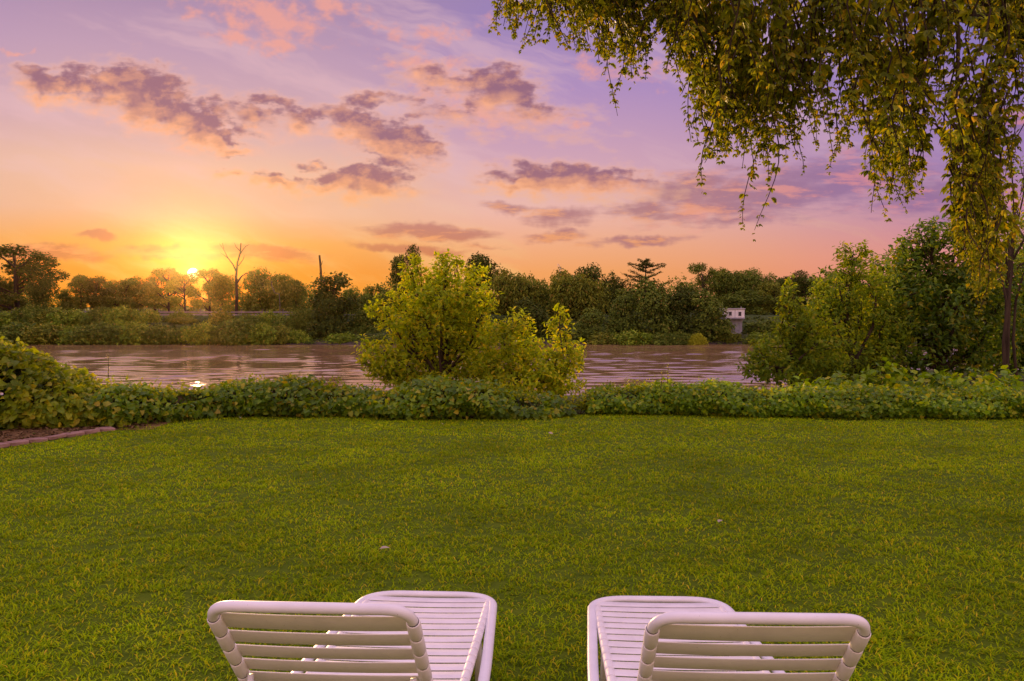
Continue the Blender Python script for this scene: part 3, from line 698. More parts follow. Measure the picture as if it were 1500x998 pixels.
def inst(name, kind, mat, px, top, bot, Y, wid, label, cat='tree', group=None, var=0, rot=None):
    """a tree whose crown top is at pixel (px, top), base at pixel bot, wid = width in pixels"""
    key = (kind, mat, var)
    first = key not in PR
    if first:
        ncl = {'round': 2400, 'tall': 1900, 'airy': 1800, 'willow': 2400, 'vine': 2600, 'bush': 2300}[kind]
        leaf = {'round': .034, 'tall': .03, 'airy': .03, 'willow': .05, 'vine': .036, 'bush': .085}[kind]
        PR[key] = make_proto(name, kind, M[mat], hash((kind, var)) % 1000 if False else sum(map(ord, kind)) * 7 + var * 131, ncl, leaf)
    o = PR[key] if first else copy_tree(PR[key])
    o.name = name
    T = P(px, top, Y); B = P(px, bot, Y); z0 = min(B[2], float(terrain(T[0], Y)) + .1); h = T[2] - z0
    natural = {'round': .86, 'tall': .5, 'airy': .82, 'willow': .76, 'vine': .98, 'bush': 1.75}[kind]
    w = wid * Y / F / natural
    o.location = (T[0], Y, z0); o.scale = (w, w if kind == 'bush' else (w + h) / 2, h)
    o.rotation_euler = (0, 0, rng.uniform(-.5, .5) if rot is None else rot)
    for k_ in ('label', 'category', 'group'):
        if k_ in o: del o[k_]
    return tag(o, label, cat, group)

GT = 'trees along the far river bank'
T_ = [
 # left levee crest
 ('airy', 'fardark', 22, 362, 470, 168, 130, 'big dark ragged tree at the left edge of the far bank'),
 ('round', 'fardark', 62, 404, 465, 166, 46, 'dark lower tree tucked against the right side of the big ragged tree'),
 ('round', 'fardark', 5, 405, 468, 172, 60, 'dark tree cut by the left edge behind the big ragged tree'),
 ('tall', 'far', 98, 419, 458, 182, 34, 'short squat tree just right of the big ragged tree, above the rail'),
 ('tall', 'far', 118, 405, 458, 180, 40, 'slim tree left of the twin-topped tree above the rail'),
 ('tall', 'fardark', 140, 400, 458, 176, 46, 'slim twin-topped tree above the left bank shrubs'),
 ('round', 'far', 168, 410, 458, 184, 44, 'brownish rounded tree right of the twin-topped tree'),
 ('tall', 'far', 184, 404, 458, 180, 40, 'thin upright tree halfway between the twin-topped tree and the sun'),
 ('round', 'farolive', 205, 405, 460, 184, 50, 'glowing rounded tree on the crest left of the sun, third before it'),
 ('tall', 'far', 226, 398, 460, 180, 40, 'upright glowing tree on the crest, second to the left of the sun'),
 ('airy', 'farolive', 246, 395, 462, 178, 60, 'feathery tree touching the left side of the setting sun'),
 ('airy', 'farolive', 270, 402, 466, 174, 56, 'thin-crowned tree in front of the setting sun'),
 ('airy', 'farolive', 306, 396, 466, 176, 62, 'feathery tree just right of the setting sun'),
 ('round', 'farolive', 325, 402, 468, 178, 54, 'orange-lit rounded tree left of the tall dead snag'),
 ('round', 'far', 388, 392, 478, 172, 66, 'domed leafy tree right of the tall dead snag'),
 ('round', 'farolive', 412, 402, 478, 168, 54, 'rounded tree behind the pale leaning pole'),
 ('tall', 'far', 433, 412, 470, 178, 36, 'small pointed tree between the pale pole and the broken-topped tree'),
 ('tall', 'fardark', 484, 390, 514, 152, 84, 'dark broken-topped tree standing down at the waterline left of centre'),
 ('vine', 'fardark', 482, 424, 513, 149, 92, 'dark creeper-covered tree at the water, beneath the broken bare trunk'),
 ('willow', 'far', 448, 450, 512, 150, 50, 'drooping low tree under the left side of the broken-topped tree'),
 ('round', 'far', 522, 420, 500, 172, 50, 'low rounded tree right of the broken-topped tree'),
 ('tall', 'far', 545, 410, 490, 180, 46, 'light treetop between broken-topped tree and the young tree'),
 ('round', 'far', 574, 424, 505, 168, 62, 'shaded tree on the far bank just behind the left arm of the young tree'),
 ('airy', 'fardark', 597, 363, 480, 178, 52, 'tall dark treetop standing alone above the left of the young tree'),
 ('vine', 'far', 540, 445, 510, 152, 103, 'creeper-covered low tree at the waterline left of the young tree'),
 ('round', 'far', 635, 415, 505, 166, 80, 'far-bank tree mostly hidden behind the young tree'),
 # right, behind and beside the young tree
 ('tall', 'fardark', 706, 377, 505, 170, 66, 'tall dark narrow tree just right of the young tree'),
 ('willow', 'farolive', 758, 394, 505, 164, 86, 'pale rounded willow between the dark narrow tree and the sky gap'),
 ('willow', 'far', 794, 405, 505, 168, 50, 'slim pale willow on the right of the rounded willow'),
 ('willow', 'farolive', 846, 395, 508, 160, 92, 'broad pale willow above the pointed sapling'),
 ('round', 'fardark', 872, 387, 500, 174, 74, 'dark domed tree rising behind the broad pale willow'),
 ('round', 'fardark', 905, 408, 500, 176, 54, 'dark low tree between the domed tree and the cedar'),
 ('vine', 'far', 915, 418, 510, 150, 80, 'creeper-draped tree right of the broad pale willow'),
 ('vine', 'far', 958, 412, 512, 148, 101, 'creeper-draped tree standing below the cedar'),
 ('vine', 'fardark', 1000, 412, 512, 148, 103, 'dark creeper-draped tree right of the cedar'),
 ('vine', 'far', 1040, 428, 508, 146, 96, 'creeper-draped tree sloping down to the white pump house'),
 ('airy', 'far', 1030, 388, 470, 174, 56, 'tall loose tree rising above the creeper-draped trees, left of the pump house'),
 ('willow', 'far', 1076, 393, 460, 176, 70, 'rounded pale tree directly above the white pump house'),
 ('round', 'far', 1108, 393, 462, 178, 62, 'broad domed tree above and right of the pump house'),
 ('round', 'far', 1090, 425, 466, 170, 80, 'low leafy tree just behind the pump house roof'),
 ('round', 'farolive', 1135, 412, 468, 172, 64, 'olive tree right of the pump house, over the grassy slope'),
 ('airy', 'fardark', 1160, 399, 468, 182, 60, 'dark loose tree left of the grove above the grassy slope'),
 ('round', 'fardark', 1190, 404, 470, 182, 70, 'dark far tree peeping over the pointed olive-yellow tree'),
 ('airy', 'far', 1212, 400, 470, 186, 60, 'thin far tree showing behind the left shoulder of the grove'),
 ('vine', 'fardark', 690, 440, 510, 152, 92, 'dark undergrowth tree on the bank behind the low bushy shrub'),
 ('vine', 'fardark', 780, 440, 510, 151, 92, 'dark creeper-covered tree below the slim pale willow'),
 ('vine', 'far', 868, 448, 511, 147, 87, 'creeper-covered low tree right of the pointed sapling, by the water'),
 ('round', 'far', 1300, 405, 480, 180, 120, 'far-bank tree hidden behind the middle of the grove'),
 ('round', 'far', 1420, 400, 480, 180, 120, 'far-bank tree hidden behind the dark side of the grove'),
 ('round', 'fardark', -60, 400, 470, 172, 90, 'dark tree beyond the left edge of the far bank'),
 ('round', 'far', -150, 398, 470, 176, 110, 'leafy tree well beyond the left edge of the far bank'),
]
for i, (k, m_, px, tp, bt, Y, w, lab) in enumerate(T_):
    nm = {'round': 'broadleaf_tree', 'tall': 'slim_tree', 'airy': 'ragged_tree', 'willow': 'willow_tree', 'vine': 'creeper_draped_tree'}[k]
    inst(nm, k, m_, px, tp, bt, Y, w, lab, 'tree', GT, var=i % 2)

GB = 'shrubs on the far river bank'
B_ = [
 (10, 452, 480, 156, 60, 'bush', 'shrub at the far left bank top, under the big ragged tree'),
 (48, 443, 480, 155, 46, 'bush', 'pointed dark shrub rising to the rail, left of the double-humped shrub'),
 (80, 446, 482, 155, 60, 'bush', 'double-humped shrub below the squat tree and the rail'),
 (105, 449, 484, 154, 56, 'bush', 'shrub hiding the left part of the rail'),
 (145, 445, 480, 153, 44, 'bush', 'round shrub standing against the rail below the twin-topped tree'),
 (178, 443, 488, 152, 56, 'bush', 'tallest bank shrub, hiding the rail left of the sun'),
 (25, 468, 500, 150, 70, 'bush', 'low shrub at the left edge of the far bank near the water'),
 (70, 470, 504, 149, 64, 'bush', 'waterline shrub right above the tip of the vine thicket'),
 (110, 474, 506, 149, 62, 'bush', 'waterline shrub a little right of the vine thicket tip'),
 (150, 468, 507, 148, 70, 'bush', 'broad waterline shrub below the round rail shrub'),
 (195, 465, 507, 148, 66, 'bush', 'broad waterline shrub below the tallest bank shrub'),
 (235, 472, 506, 148, 56, 'bush', 'waterline shrub to the lower left of the sun'),
 (268, 463, 470, 156, 36, 'bush', 'small glowing shrub on the slope beneath the sun'),
 (297, 468, 506, 148, 52, 'bush', 'domed waterline shrub straight below the sun'),
 (345, 462, 507, 147, 70, 'bush', 'wide yellow-green waterline shrub below the dead snag'),
 (380, 470, 507, 148, 46, 'bush', 'waterline shrub right of the wide one under the dead snag'),
 (365, 455, 490, 154, 60, 'bush', 'shrub on the slope at the foot of the domed leafy tree'),
 (408, 472, 506, 149, 42, 'bush', 'waterline shrub below the pale leaning pole'),
 (435, 480, 507, 149, 40, 'bush', 'small waterline shrub left of the broken-topped tree'),
 (425, 458, 490, 154, 46, 'bush', 'shrub on the slope right of the pale pole foot'),
 (505, 485, 508, 150, 60, 'bush', 'dark low shrub at the water right of the broken-topped tree'),
 (560, 488, 508, 150, 60, 'bush', 'dark low shrub at the water behind the lower left of the young tree'),
 (880, 484, 511, 148, 50, 'bush', 'low shrub at the water right of the pointed sapling'),
 (925, 480, 511, 147, 56, 'bush', 'low spreading shrub at the water below the creeper-draped trees'),
 (965, 484, 511, 147, 50, 'bush', 'low shrub at the water, left of the bright yellow one'),
 (1022, 485, 510, 146, 26, 'yellowbush', 'bright yellow-green ball of a shrub at the water, left of the pump house'),
 (996, 482, 510, 147, 40, 'bush', 'dark shrub touching the left of the bright yellow ball'),
 (1056, 482, 504, 152, 50, 'bush', 'shrub on the slope below the left of the pump house column'),
 (1112, 484, 506, 148, 50, 'bush', 'grassy shrub on the slope right of the pump house column'),
 (1125, 466, 488, 154, 60, 'bush', 'low shrub on the grassy bench right of the pump house'),
 (216, 449, 478, 158, 40, 'bush', 'shrub on the slope hiding the rail between the tallest bank shrub and the sun'),
 (262, 452, 480, 158, 34, 'bush', 'small shrub breaking the line of the rail just left of the sun'),
 (322, 450, 482, 158, 42, 'bush', 'shrub in front of the rail between the sun and the dead snag'),
 (392, 452, 484, 156, 40, 'bush', 'shrub in front of the rail left of the pale leaning pole'),
 (450, 446, 490, 153, 50, 'bush', 'shrub at the right end of the rail, left of the broken-topped tree'),
 (1160, 486, 508, 149, 60, 'bush', 'shrub at the water behind the pointed olive-yellow tree'),
]
for i, (px, tp, bt, Y, w, m_, lab) in enumerate(B_):
    if m_ == 'bush': m_ = ['bush', 'far', 'farolive', 'bush', 'far'][i % 5]
    inst('shrub', 'bush', m_, px, tp, bt + 3, Y - 4 * (bt > 495) - 1, w * 1.2, lab, 'shrub', GB, var=i % 2 if m_ != 'yellowbush' else 0, rot=rng.uniform(0, 6))

def undergrowth():
    r = np.random.default_rng(21); mb = MB()
    n = 5200; x = r.uniform(-115, 125, n); u = r.random(n); y = 142.6 + 17 * u
    k = 5; hgt = (.03 + .3 * (np.sin(x * .45 + y) * np.sin(y * .8 + x * .21) * .5 + .5)) * (1 - .5 * u)
    x, y, hgt = [np.repeat(q, k) + (r.normal(size=n * k) * .45 if i < 2 else 0) for i, q in enumerate((x, y, hgt))]
    z = terrain(x, y) + hgt * (.35 + .65 * r.random(n * k)); m_ = n * k
    pos = np.stack([x, y, z], 1); d = nrm(np.stack([r.normal(size=m_), -.4 + r.normal(size=m_) * .6, r.normal(size=m_) * .4], 1))
    leaves(mb, pos, d, nrm(np.array([0, -.5, .9]) + r.normal(size=(m_, 3)) * .45), .5 * (.6 + .6 * r.random(m_)), .34, T_RHOMB)
    tag(mb.build('undergrowth', M['fardark']), 'green scrub covering the slope of the far bank', 'undergrowth', kind='stuff')
undergrowth()
def woodland():
    r = np.random.default_rng(22); mb = MB(); L_ = []
    for i in range(150):
        x = r.uniform(-150, 150); y = r.uniform(186, 215); h = (3.2 if x < -25 else 5.2) + 1.6 * math.sin(x * .21) + 1.0 * math.sin(x * .53 + 1) + r.normal() * .5
        w_ = r.uniform(2.2, 4); L_.append((x, y, float(terrain(x, y)) + h * .5, w_, w_, h * .55))
    lobe_leaves(mb, L_, 12000, 4, .6, T_RHOMB, r, inner=.4, asp=.7, jit=.5)
    tag(mb.build('woodland', M['far']), 'dark woodland mass behind the trees of the far bank', 'woodland', kind='stuff')
woodland()
# conifer
def conifer():
    r = np.random.default_rng(9); Y = 168; T = P(946, 380, Y); B = P(946, 470, Y); h = T[2] - B[2]
    root = empty('cedar_tree', (T[0], Y, B[2])); tag(root, 'dark cedar with flat tiered branches poking above the creeper-draped trees', 'tree', GT)
    tk = MB(); lf = MB(); tube(tk, [(0, 0, -.3), (0, 0, h * .6), (0, 0, h)], [.3, .18, .03], 7)
    for z, w in [(.97, .5), (.93, 1.6), (.87, 2.6), (.8, 3.4), (.71, 3.9), (.62, 4.2), (.52, 4.2), (.44, 3.9)]:
        nb = 5; a0 = r.random() * 6
        for k in range(nb):
            a = a0 + k * 6.283 / nb + r.normal() * .2; w2 = w * r.uniform(.35, 1.3); tip = np.array([math.cos(a) * w2, math.sin(a) * w2, h * z + .4 * r.normal() + w2 * .16])
            s = np.array([0, 0, h * z - .15]); tube(tk, [s, (s + tip) / 2 + np.array([0, 0, -.1]), tip], [.08, .05, .02], 4, cap=False)
            n = int(30 + 26 * w2); f_ = r.uniform(.15, 1.05, n)[:, None]; pp = s + (tip - s) * f_ + r.normal(size=(n, 3)) * np.array([.22, .22, .08])
            d = nrm(np.stack([math.cos(a) + r.normal(size=n) * .7, math.sin(a) + r.normal(size=n) * .7, r.normal(size=n) * .25 + .1], 1))
            leaves(lf, pp, d, np.tile([0, 0, 1.0], (n, 1)) + r.normal(size=(n, 3)) * .3, .4, .2, T_RHOMB)
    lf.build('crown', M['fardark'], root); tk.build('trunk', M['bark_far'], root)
conifer()

# dead snags and thin bare stems
def snag(name, Y, paths, label, cat, mat, group=None):
    a = paths[0][0][0]; base = P(a[0], a[1], Y); root = empty(name, base); tag(root, label, cat, group)
    for j, (pth, r0, r1) in enumerate(paths):
        mb = MB(); pts = np.array([P(x, y, Y) - base for x, y in pth]); pts[1:, 1] += rng.normal(size=len(pts) - 1) * .25 * (j > 0)
        tube(mb, pts, np.linspace(r0, r1, len(pts)), 7); mb.build('trunk' if j == 0 else 'branch', mat, root)
snag('dead_tree', 170, [([(346, 470), (347, 430), (346, 405), (348, 385), (352, 370), (353, 356)], .32, .08), ([(347, 400), (342, 388), (334, 378), (328, 366), (326, 356)], .16, .03), ([(336, 380), (330, 375), (322, 370)], .08, .02),
     ([(351, 374), (355, 367), (360, 361), (364, 358)], .12, .03), ([(349, 390), (355, 380), (358, 374)], .1, .03), ([(347, 415), (354, 405), (362, 400), (366, 404)], .2, .05), ([(352, 368), (346, 362), (343, 356)], .08, .02), ([(328, 366), (324, 362), (322, 357)], .05, .02)],
     'tall bare dead snag with forked twigs, right of the setting sun', 'dead tree', M['bark_far'])
snag('dead_tree', 157, [([(471, 420), (470, 398), (469, 385), (468, 374)], .22, .16), ([(469, 392), (472, 386), (472, 382)], .08, .03)], 'broken bare trunk sticking up behind the dark waterline tree left of centre', 'dead tree', M['bark_far'])
snag('dead_tree', 176, [([(822, 412), (820, 396), (821, 393), (818, 387)], .12, .05), ([(820, 396), (817, 390), (817, 386)], .05, .02)], 'thin bare twig-like stem against the sky left of the broad willow', 'dead tree', M['bone'])
snag('leaning_pole', 158, [([(410, 470), (410, 445), (409, 431)], .07, .06), ([(409, 431), (403, 429), (400, 424), (397, 417), (398, 412)], .06, .08)], 'pale pole with a whitish leaning arm, beside the rail right of the dead snag', 'pole', M['bark_pale'])
# distant tall thin stems in the right grove
snag('dead_tree', 19.0, [([(1472, 560), (1470, 500), (1476, 450), (1482, 400), (1484, 350), (1488, 300)], .04, .018), ([(1476, 450), (1466, 400), (1460, 370)], .03, .012), ([(1484, 380), (1492, 350), (1497, 330)], .03, .012)],
     'bare brown leaning trunk in the grove near the right edge', 'tree trunk', M['bark'])
snag('dead_tree', 19.6, [([(1490, 560), (1484, 500), (1488, 440), (1500, 400)], .038, .02)], 'second bare trunk in the grove, closest to the right edge', 'tree trunk', M['bark'])

# levee road and guard rail
YR = 163.5
xr = np.linspace(P(-250, 455, YR)[0], P(700, 455, YR)[0], 60)
mb = MB(); V = []
for x in xr: zt = float(terrain(x, YR)); V += [(x, YR, zt + .12), (x, YR + 5, zt + .2)]
mb.add(V, [(2 * i, 2 * i + 2, 2 * i + 3, 2 * i + 1) for i in range(len(xr) - 1)]); tag(mb.build('road', M['road']), kind='structure')
zr = P(0, 456, YR)[2]
root = empty('guard_rail', (P(240, 456, YR)[0], YR - .4, zr - .8)); tag(root, 'long pale guard rail along the levee road on the far left bank', 'guard rail')
o0 = np.array(root.location)
mb = MB()
for dz, hh in ((.62, .24), (.12, .3)):
    pr = [(-.0, -hh / 2), (-.05, -hh / 4), (0, 0), (-.05, hh / 4), (0, hh / 2)]
    xs2 = [xr[0], P(480, 455, YR)[0]]; V = []
    for x in xs2:
        for (dy, z) in pr: V.append((x - o0[0], dy - .05, z + dz))
        for (dy, z) in pr[::-1]: V.append((x - o0[0], dy + .0, z + dz))
    k = 10; mb.add(V, [(i, (i + 1) % k, k + (i + 1) % k, k + i) for i in range(k)])
mb.build('beam', M['rail'], root)
for i, x in enumerate(np.arange(xr[0], P(480, 455, YR)[0], 3.8)):
    zt = float(terrain(x, YR)) ; mb = MB(); hgt = zr + .1 - zt
    box(mb, (0, 0, 0), (.16, .16, hgt + .6)); o = mb.build('post', M['bark_pale'], root); o.location = (x - o0[0], .12, zt - .3 + (hgt + .6) / 2 - o0[2])

# pump house on its column
def pump_house():
    Y = 150; s = Y / F; c = P(1076, 482, Y); root = empty('pump_house', (c[0], Y, c[2])); tag(root, 'small white pump house on a grey concrete column over the bank', 'pump house')
    z = lambda py: P(1076, py, Y)[2] - c[2]
    X = lambda px: (px - 1076) * s
    mb = MB(); box(mb, ((X(1060.5) + X(1090.5)) / 2, 1.5, (z(453.5) + z(465.5)) / 2), (30 * s, 3.0, z(453.5) - z(465.5)), bev=.02); mb.build('wall', M['whitewall'], root)
    mb = MB(); box(mb, (X(1075.5), 1.5, z(452.6)), (32 * s, 3.3, .18), bev=.02); mb.build('roof', M['roof'], root)
    mb = MB(); box(mb, (X(1075), 1.4, z(466.6)), (31 * s, 3.3, .22), bev=.02); box(mb, (X(1062), -.4, z(467)), (6 * s, .9, .14)); mb.build('deck', M['concrete'], root)
    mb = MB(); box(mb, (X(1079.5), 1.6, z(477)), (18 * s, 2.0, 4.4), bev=.03); mb.build('column', M['concrete'], root)
    mb = MB(); box(mb, (X(1080), .55, z(468.6)), (20 * s, .3, .3)); mb.build('beam', M['concrete'], root)
    for a, b, t_, u in ((1067, 1072, 456.5, 463), (1081, 1086, 456.5, 463.5)):
        fr = MB(); w = (b - a) * s; h = z(t_) - z(u); cx = X((a + b) / 2); cz = (z(t_) + z(u)) / 2
        for dx, dz, ww, hh in ((0, h / 2, w + .12, .08), (0, -h / 2, w + .12, .08), (-w / 2, 0, .07, h - .09), (w / 2, 0, .07, h - .09)): box(fr, (cx + dx, -.03, cz + dz), (ww, .08, hh))
        f_ = fr.build('window', M['whitewall'], root); pn = MB(); box(pn, (cx, .0, cz), (w - .07, .03, h - .09)); pn.build('pane', M['window'], f_)
    mb = MB(); box(mb, (X(1076.5), -.02, (z(454.5) + z(465)) / 2), (.06, .05, z(454.5) - z(465))); mb.build('corner_trim', M['roof'], root)
    mb = MB(); tube(mb, [(X(1088), 1.2, z(453)), (X(1088), 1.2, z(449.5))], .06, 6); mb.build('vent_pipe', M['roof'], root)
pump_house()

# ------------------------------------------------------------------ lounge chairs
def round_path(pts, rad, n=8):
    """polyline with its inner corners rounded"""
    pts = [np.asarray(p_, float) for p_ in pts]; out = [pts[0]]
    for i in range(1, len(pts) - 1):
        a, b, c = pts[i - 1], pts[i], pts[i + 1]; u = (a - b); v_ = (c - b); lu, lv = np.linalg.norm(u), np.linalg.norm(v_)
        r_ = min(rad[i - 1] if isinstance(rad, (list, tuple)) else rad, lu * .49, lv * .49)
        p0 = b + u / lu * r_; p1 = b + v_ / lv * r_
        for t in np.linspace(0, 1, n): out.append((1 - t) ** 2 * p0 + 2 * t * (1 - t) * b + t * t * p1)
    out.append(pts[-1])
    return np.array(out)

def make_chair():
    root = empty('lounge_chair')
    SW, BW = .60, .55                       # outer widths of the seat and the back
    zf, tilt = .315, .045                   # strap plane height at the foot end and fall per metre
    LS = 1.52; yh = 0.0                     # hinge at local y 0, foot end at y LS
    zs = lambda y: zf + (LS - y) * tilt
    tr = .0145
    # seat frame: two rails
    mb = MB()
    for s in (-1, 1): tube(mb, [(s * (SW / 2 - .016), -.12, zs(-.12)), (s * (SW / 2 - .016), LS * .5, zs(LS * .5)), (s * (SW / 2 - .016), LS - .0, zs(LS))], tr, 12)
    for y in (.05, LS * .5, LS - .02): tube(mb, [(-SW / 2 + .02, y, zs(y) - .02), (SW / 2 - .02, y, zs(y) - .02)], .011, 8)
    mb.build('seat_frame', M['frame'], root, True)
    # outer loop round the foot end
    lp = round_path([(-.355, -.02, zs(0) - .02), (-.352, .55, zs(.55) - .012), (-.302, LS + .045, zs(LS) + .006), (.302, LS + .045, zs(LS) + .006), (.352, .55, zs(.55) - .012), (.355, -.02, zs(0) - .02)], [.5, .17, .17, .5], 10)
    mb = MB(); tube(mb, lp, .0215, 14, flat=.72, updir=(0, 0, 1)); lo = mb.build('outer_frame', M['frame'], root, True)
    for s in (-1, 1):
        mb = MB(); box(mb, (s * .318, .44, zs(.44) - .008), (.062, .055, .03), bev=.005); mb.build('bracket', M['frame'], lo)
    # straps: flat vinyl bands that wrap the rails
    def straps(name, org, along, nrm_, halfw, n, pitch, first, wid, gapm, lift=0.0):
        mb = MB(); along = np.array(along); nn = np.array(nrm_); xx = np.array([1.0, 0, 0])
        for i in range(n):
            c = np.asarray(org) + along * (first + i * pitch)
            Mx = np.stack([xx, along, nn], 1)
            up_ = lift if i == n - 1 else 0.0
            sag = -.004 - .002 * rng.random()
            xs_ = np.linspace(-halfw + .004, halfw - .004, 9); V = []
            for x in xs_:
                z = sag * (1 - (x / halfw) ** 2)
                for (dy, dz) in ((-wid / 2, .0), (-wid / 2 + .003, .0022), (wid / 2 - .003 + up_, .0022), (wid / 2 + up_, .0), (wid / 2 - .003 + up_, -.0016), (-wid / 2 + .003, -.0016)):
                    V.append(c + xx * x + along * dy + nn * (z + dz + tr * .75))
            k = 6; Fs = []
            for j in range(8):
                for q in range(k): Fs.append((j * k + q, (j + 1) * k + q, (j + 1) * k + (q + 1) % k, j * k + (q + 1) % k))
            mb.add(V, Fs)
            for s in (-1, 1):                                 # sleeve round the rail
                p0 = c + xx * s * halfw - along * (pitch - .006) / 2; p1 = c + xx * s * halfw + along * (pitch - .006) / 2
                e = along * .003
                tube(mb, [p0, p0 + e, (p0 + p1) / 2, p1 - e, p1], [tr + .0028, tr + .0040, tr + .0042, tr + .0040, tr + .0028], 14)
        so_ = mb.build(name, M['strap'], root, True)
        for s_ in (-1, 1):                                    # added dark tube on the rail: painted shade for the gaps between straps
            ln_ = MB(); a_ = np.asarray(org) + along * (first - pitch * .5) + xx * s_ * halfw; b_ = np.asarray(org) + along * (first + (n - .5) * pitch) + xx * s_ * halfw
            tube(ln_, [a_, (a_ + b_) / 2, b_], tr + .0009, 14); ln_.build('rail_gap_shade', M['gap_shade'], so_, True)
        return so_
    dseat = nrm(np.array([0, 1.0, -tilt])); nseat = np.array([0, tilt, 1.0])
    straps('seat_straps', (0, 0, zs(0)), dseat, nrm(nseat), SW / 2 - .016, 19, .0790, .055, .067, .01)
    # back
    th = R(49); LB = .715; hz_ = zs(0) + .022; by = .02
    ba = np.array([0, -math.cos(th), math.sin(th)]); bn = np.array([0, math.sin(th), math.cos(th)])
    org = np.array([0, by, hz_])
    hw = BW / 2 - tr - .002
    top = org + ba * LB; 
    pth = round_path([org + (-hw, 0, 0), top + (-hw, 0, 0), top + (hw, 0, 0), org + (hw, 0, 0)], .066, 12)
    mb = MB(); tube(mb, pth, tr, 16); tube(mb, [org + (-hw, 0, 0) + ba * .03, org + (hw, 0, 0) + ba * .03], .011, 8); bf = mb.build('back_frame', M['frame'], root, True)
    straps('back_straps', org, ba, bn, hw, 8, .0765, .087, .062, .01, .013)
    mb = MB()
    for s in (-1, 1):
        a = org + ba * .38 + np.array([s * (hw - .03), -.005, -.012]); b = np.array([s * (hw - .03), -.28 , .16]); tube(mb, [a, (a + b) / 2, b], .009, 8)
    tube(mb, [(-.28, -.28, .16), (.28, -.28, .16)], .009, 8)
    mb.build('back_support', M['frame'], root, True)
    # legs
    for s in (-1, 1):
        mb = MB(); p_ = round_path([(s * .352, .10, zs(.1) - .022), (s * .352, -.02, zs(0) - .05), (s * .345, -.16, .0)], .06, 6); tube(mb, p_, .017, 10); mb.build('leg', M['frame'], root, True)
        mb = MB(); p_ = round_path([(s * .27, .98, zs(1.0) - .02), (s * .27, 1.10, zs(1.1) - .04), (s * .27, 1.20, .0)], .06, 6); tube(mb, p_, .017, 10); mb.build('leg', M['frame'], root, True)
    return root
chL = make_chair()
tag(chL, 'white strap lounge chair left of the other, its left back tube toward the photo\'s left', 'lounge chair', 'white lounge chairs on the lawn')
chL['label'] = 'white strap lounge chair standing on the left, its foot end showing right of its backrest'
chR = copy_tree(chL)
chR['label'] = 'white strap lounge chair standing on the right, its foot end showing left of its backrest'
chL.location = (-.484, 2.65, 0); chL.rotation_euler = (0, 0, -R(3.5))
chR.location = (.622, 2.575, 0); chR.rotation_euler = (0, 0, -R(2.1))

# ------------------------------------------------------------------ world: Nishita sky + twilight colours + clouds
w = bpy.data.worlds.new('World'); sc.world = w; w.use_nodes = True; nt = w.node_tree; nt.nodes.clear()
outw = nt.nodes.new('ShaderNodeOutputWorld')
tc = nt.nodes.new('ShaderNodeTexCoord'); dirv = vmath(nt, 'NORMALIZE', tc.outputs['Generated'])
sep = nt.nodes.new('ShaderNodeSeparateXYZ'); nt.links.new(dirv, sep.inputs[0]); dx, dy, dz = sep.outputs
sky = nt.nodes.new('ShaderNodeTexSky'); sky.sky_type = 'NISHITA'; sky.sun_disc = False
sky.sun_elevation = LAMP_EL; sky.sun_rotation = SUN_AZ; sky.air_density = 1.2; sky.dust_density = 2.0; sky.ozone_density = 2.0
# twilight gradient by height and sun bearing; unseen zenith and rear brightened as added fill
az = vmath(nt, 'DOT_PRODUCT', vmath(nt, 'NORMALIZE', vmath(nt, 'MULTIPLY', dirv, (1, 1, 0))), (math.sin(SUN_AZ), math.cos(SUN_AZ), 0))
ht = math_(nt, 'MULTIPLY', dz, 2.0, clamp=True)
S = lambda y, x=750: float((lambda d: d[2] / np.linalg.norm(d))(DIR(x, y)) * 2.0)
K = .84
def lk(c, k=K): return tuple(k * q for q in lin(*c))
r_sun = ramp(nt, ht, [(0, lk((255, 160, 40))), (S(400), lk((244, 152, 58))), (S(360), lk((246, 172, 96))), (S(320), lk((242, 188, 156))), (S(260), lk((244, 195, 172))), (S(200), lk((224, 180, 188))), (S(100), lk((202, 164, 192))), (S(0), lk((174, 142, 182))), (.82, lk((176, 142, 178))), (1, lk((210, 179, 211), 1.62))])
r_mid = ramp(nt, ht, [(0, lk((255, 165, 90))), (S(400), lk((255, 172, 105))), (S(360), lk((254, 182, 140))), (S(310), lk((248, 192, 182))), (S(250), lk((226, 176, 192))), (S(130), lk((186, 150, 203))), (S(30), lk((162, 136, 196))), (.82, lk((172, 140, 182))), (1, lk((210, 179, 211), 1.62))])
r_rgt = ramp(nt, ht, [(0, lk((225, 130, 125), .96)), (S(410), lk((228, 140, 134), .96)), (S(380), lk((222, 142, 142), .96)), (S(330), lk((192, 136, 164), .96)), (S(270), lk((165, 128, 178), .96)), (S(190), lk((150, 122, 184), .96)), (S(60), lk((132, 114, 182), .96)), (.82, lk((160, 134, 182), .96)), (1, lk((210, 179, 211), 1.62))])
r_backfill = ramp(nt, ht, [(0, lk((200, 140, 110), 1.8)), (.15, lk((215, 155, 130), 2.1)), (.45, lk((235, 185, 165), 2.1)), (1, lk((210, 179, 211), 1.62))])  # sky behind the camera, made brighter than twilight as added fill light
def mrange(x, a, b, c=0., d=1., sm=True):
    n = nt.nodes.new('ShaderNodeMapRange'); n.interpolation_type = 'SMOOTHSTEP' if sm else 'LINEAR'
    for i, q in enumerate((a, b, c, d)): n.inputs[i + 1].default_value = q
    nt.links.new(x, n.inputs[0]); return n.outputs[0]
# bearing factors: 1 at the sun, cos 20 deg = .94 at the centre, cos 50 deg = .64 at the right edge
g = mixc(nt, mrange(az, .94, .998), r_mid.outputs[0], r_sun.outputs[0])
g = mixc(nt, mrange(az, .93, .66), g, r_rgt.outputs[0])
g = mixc(nt, mrange(az, .55, -.3), g, r_backfill.outputs[0])
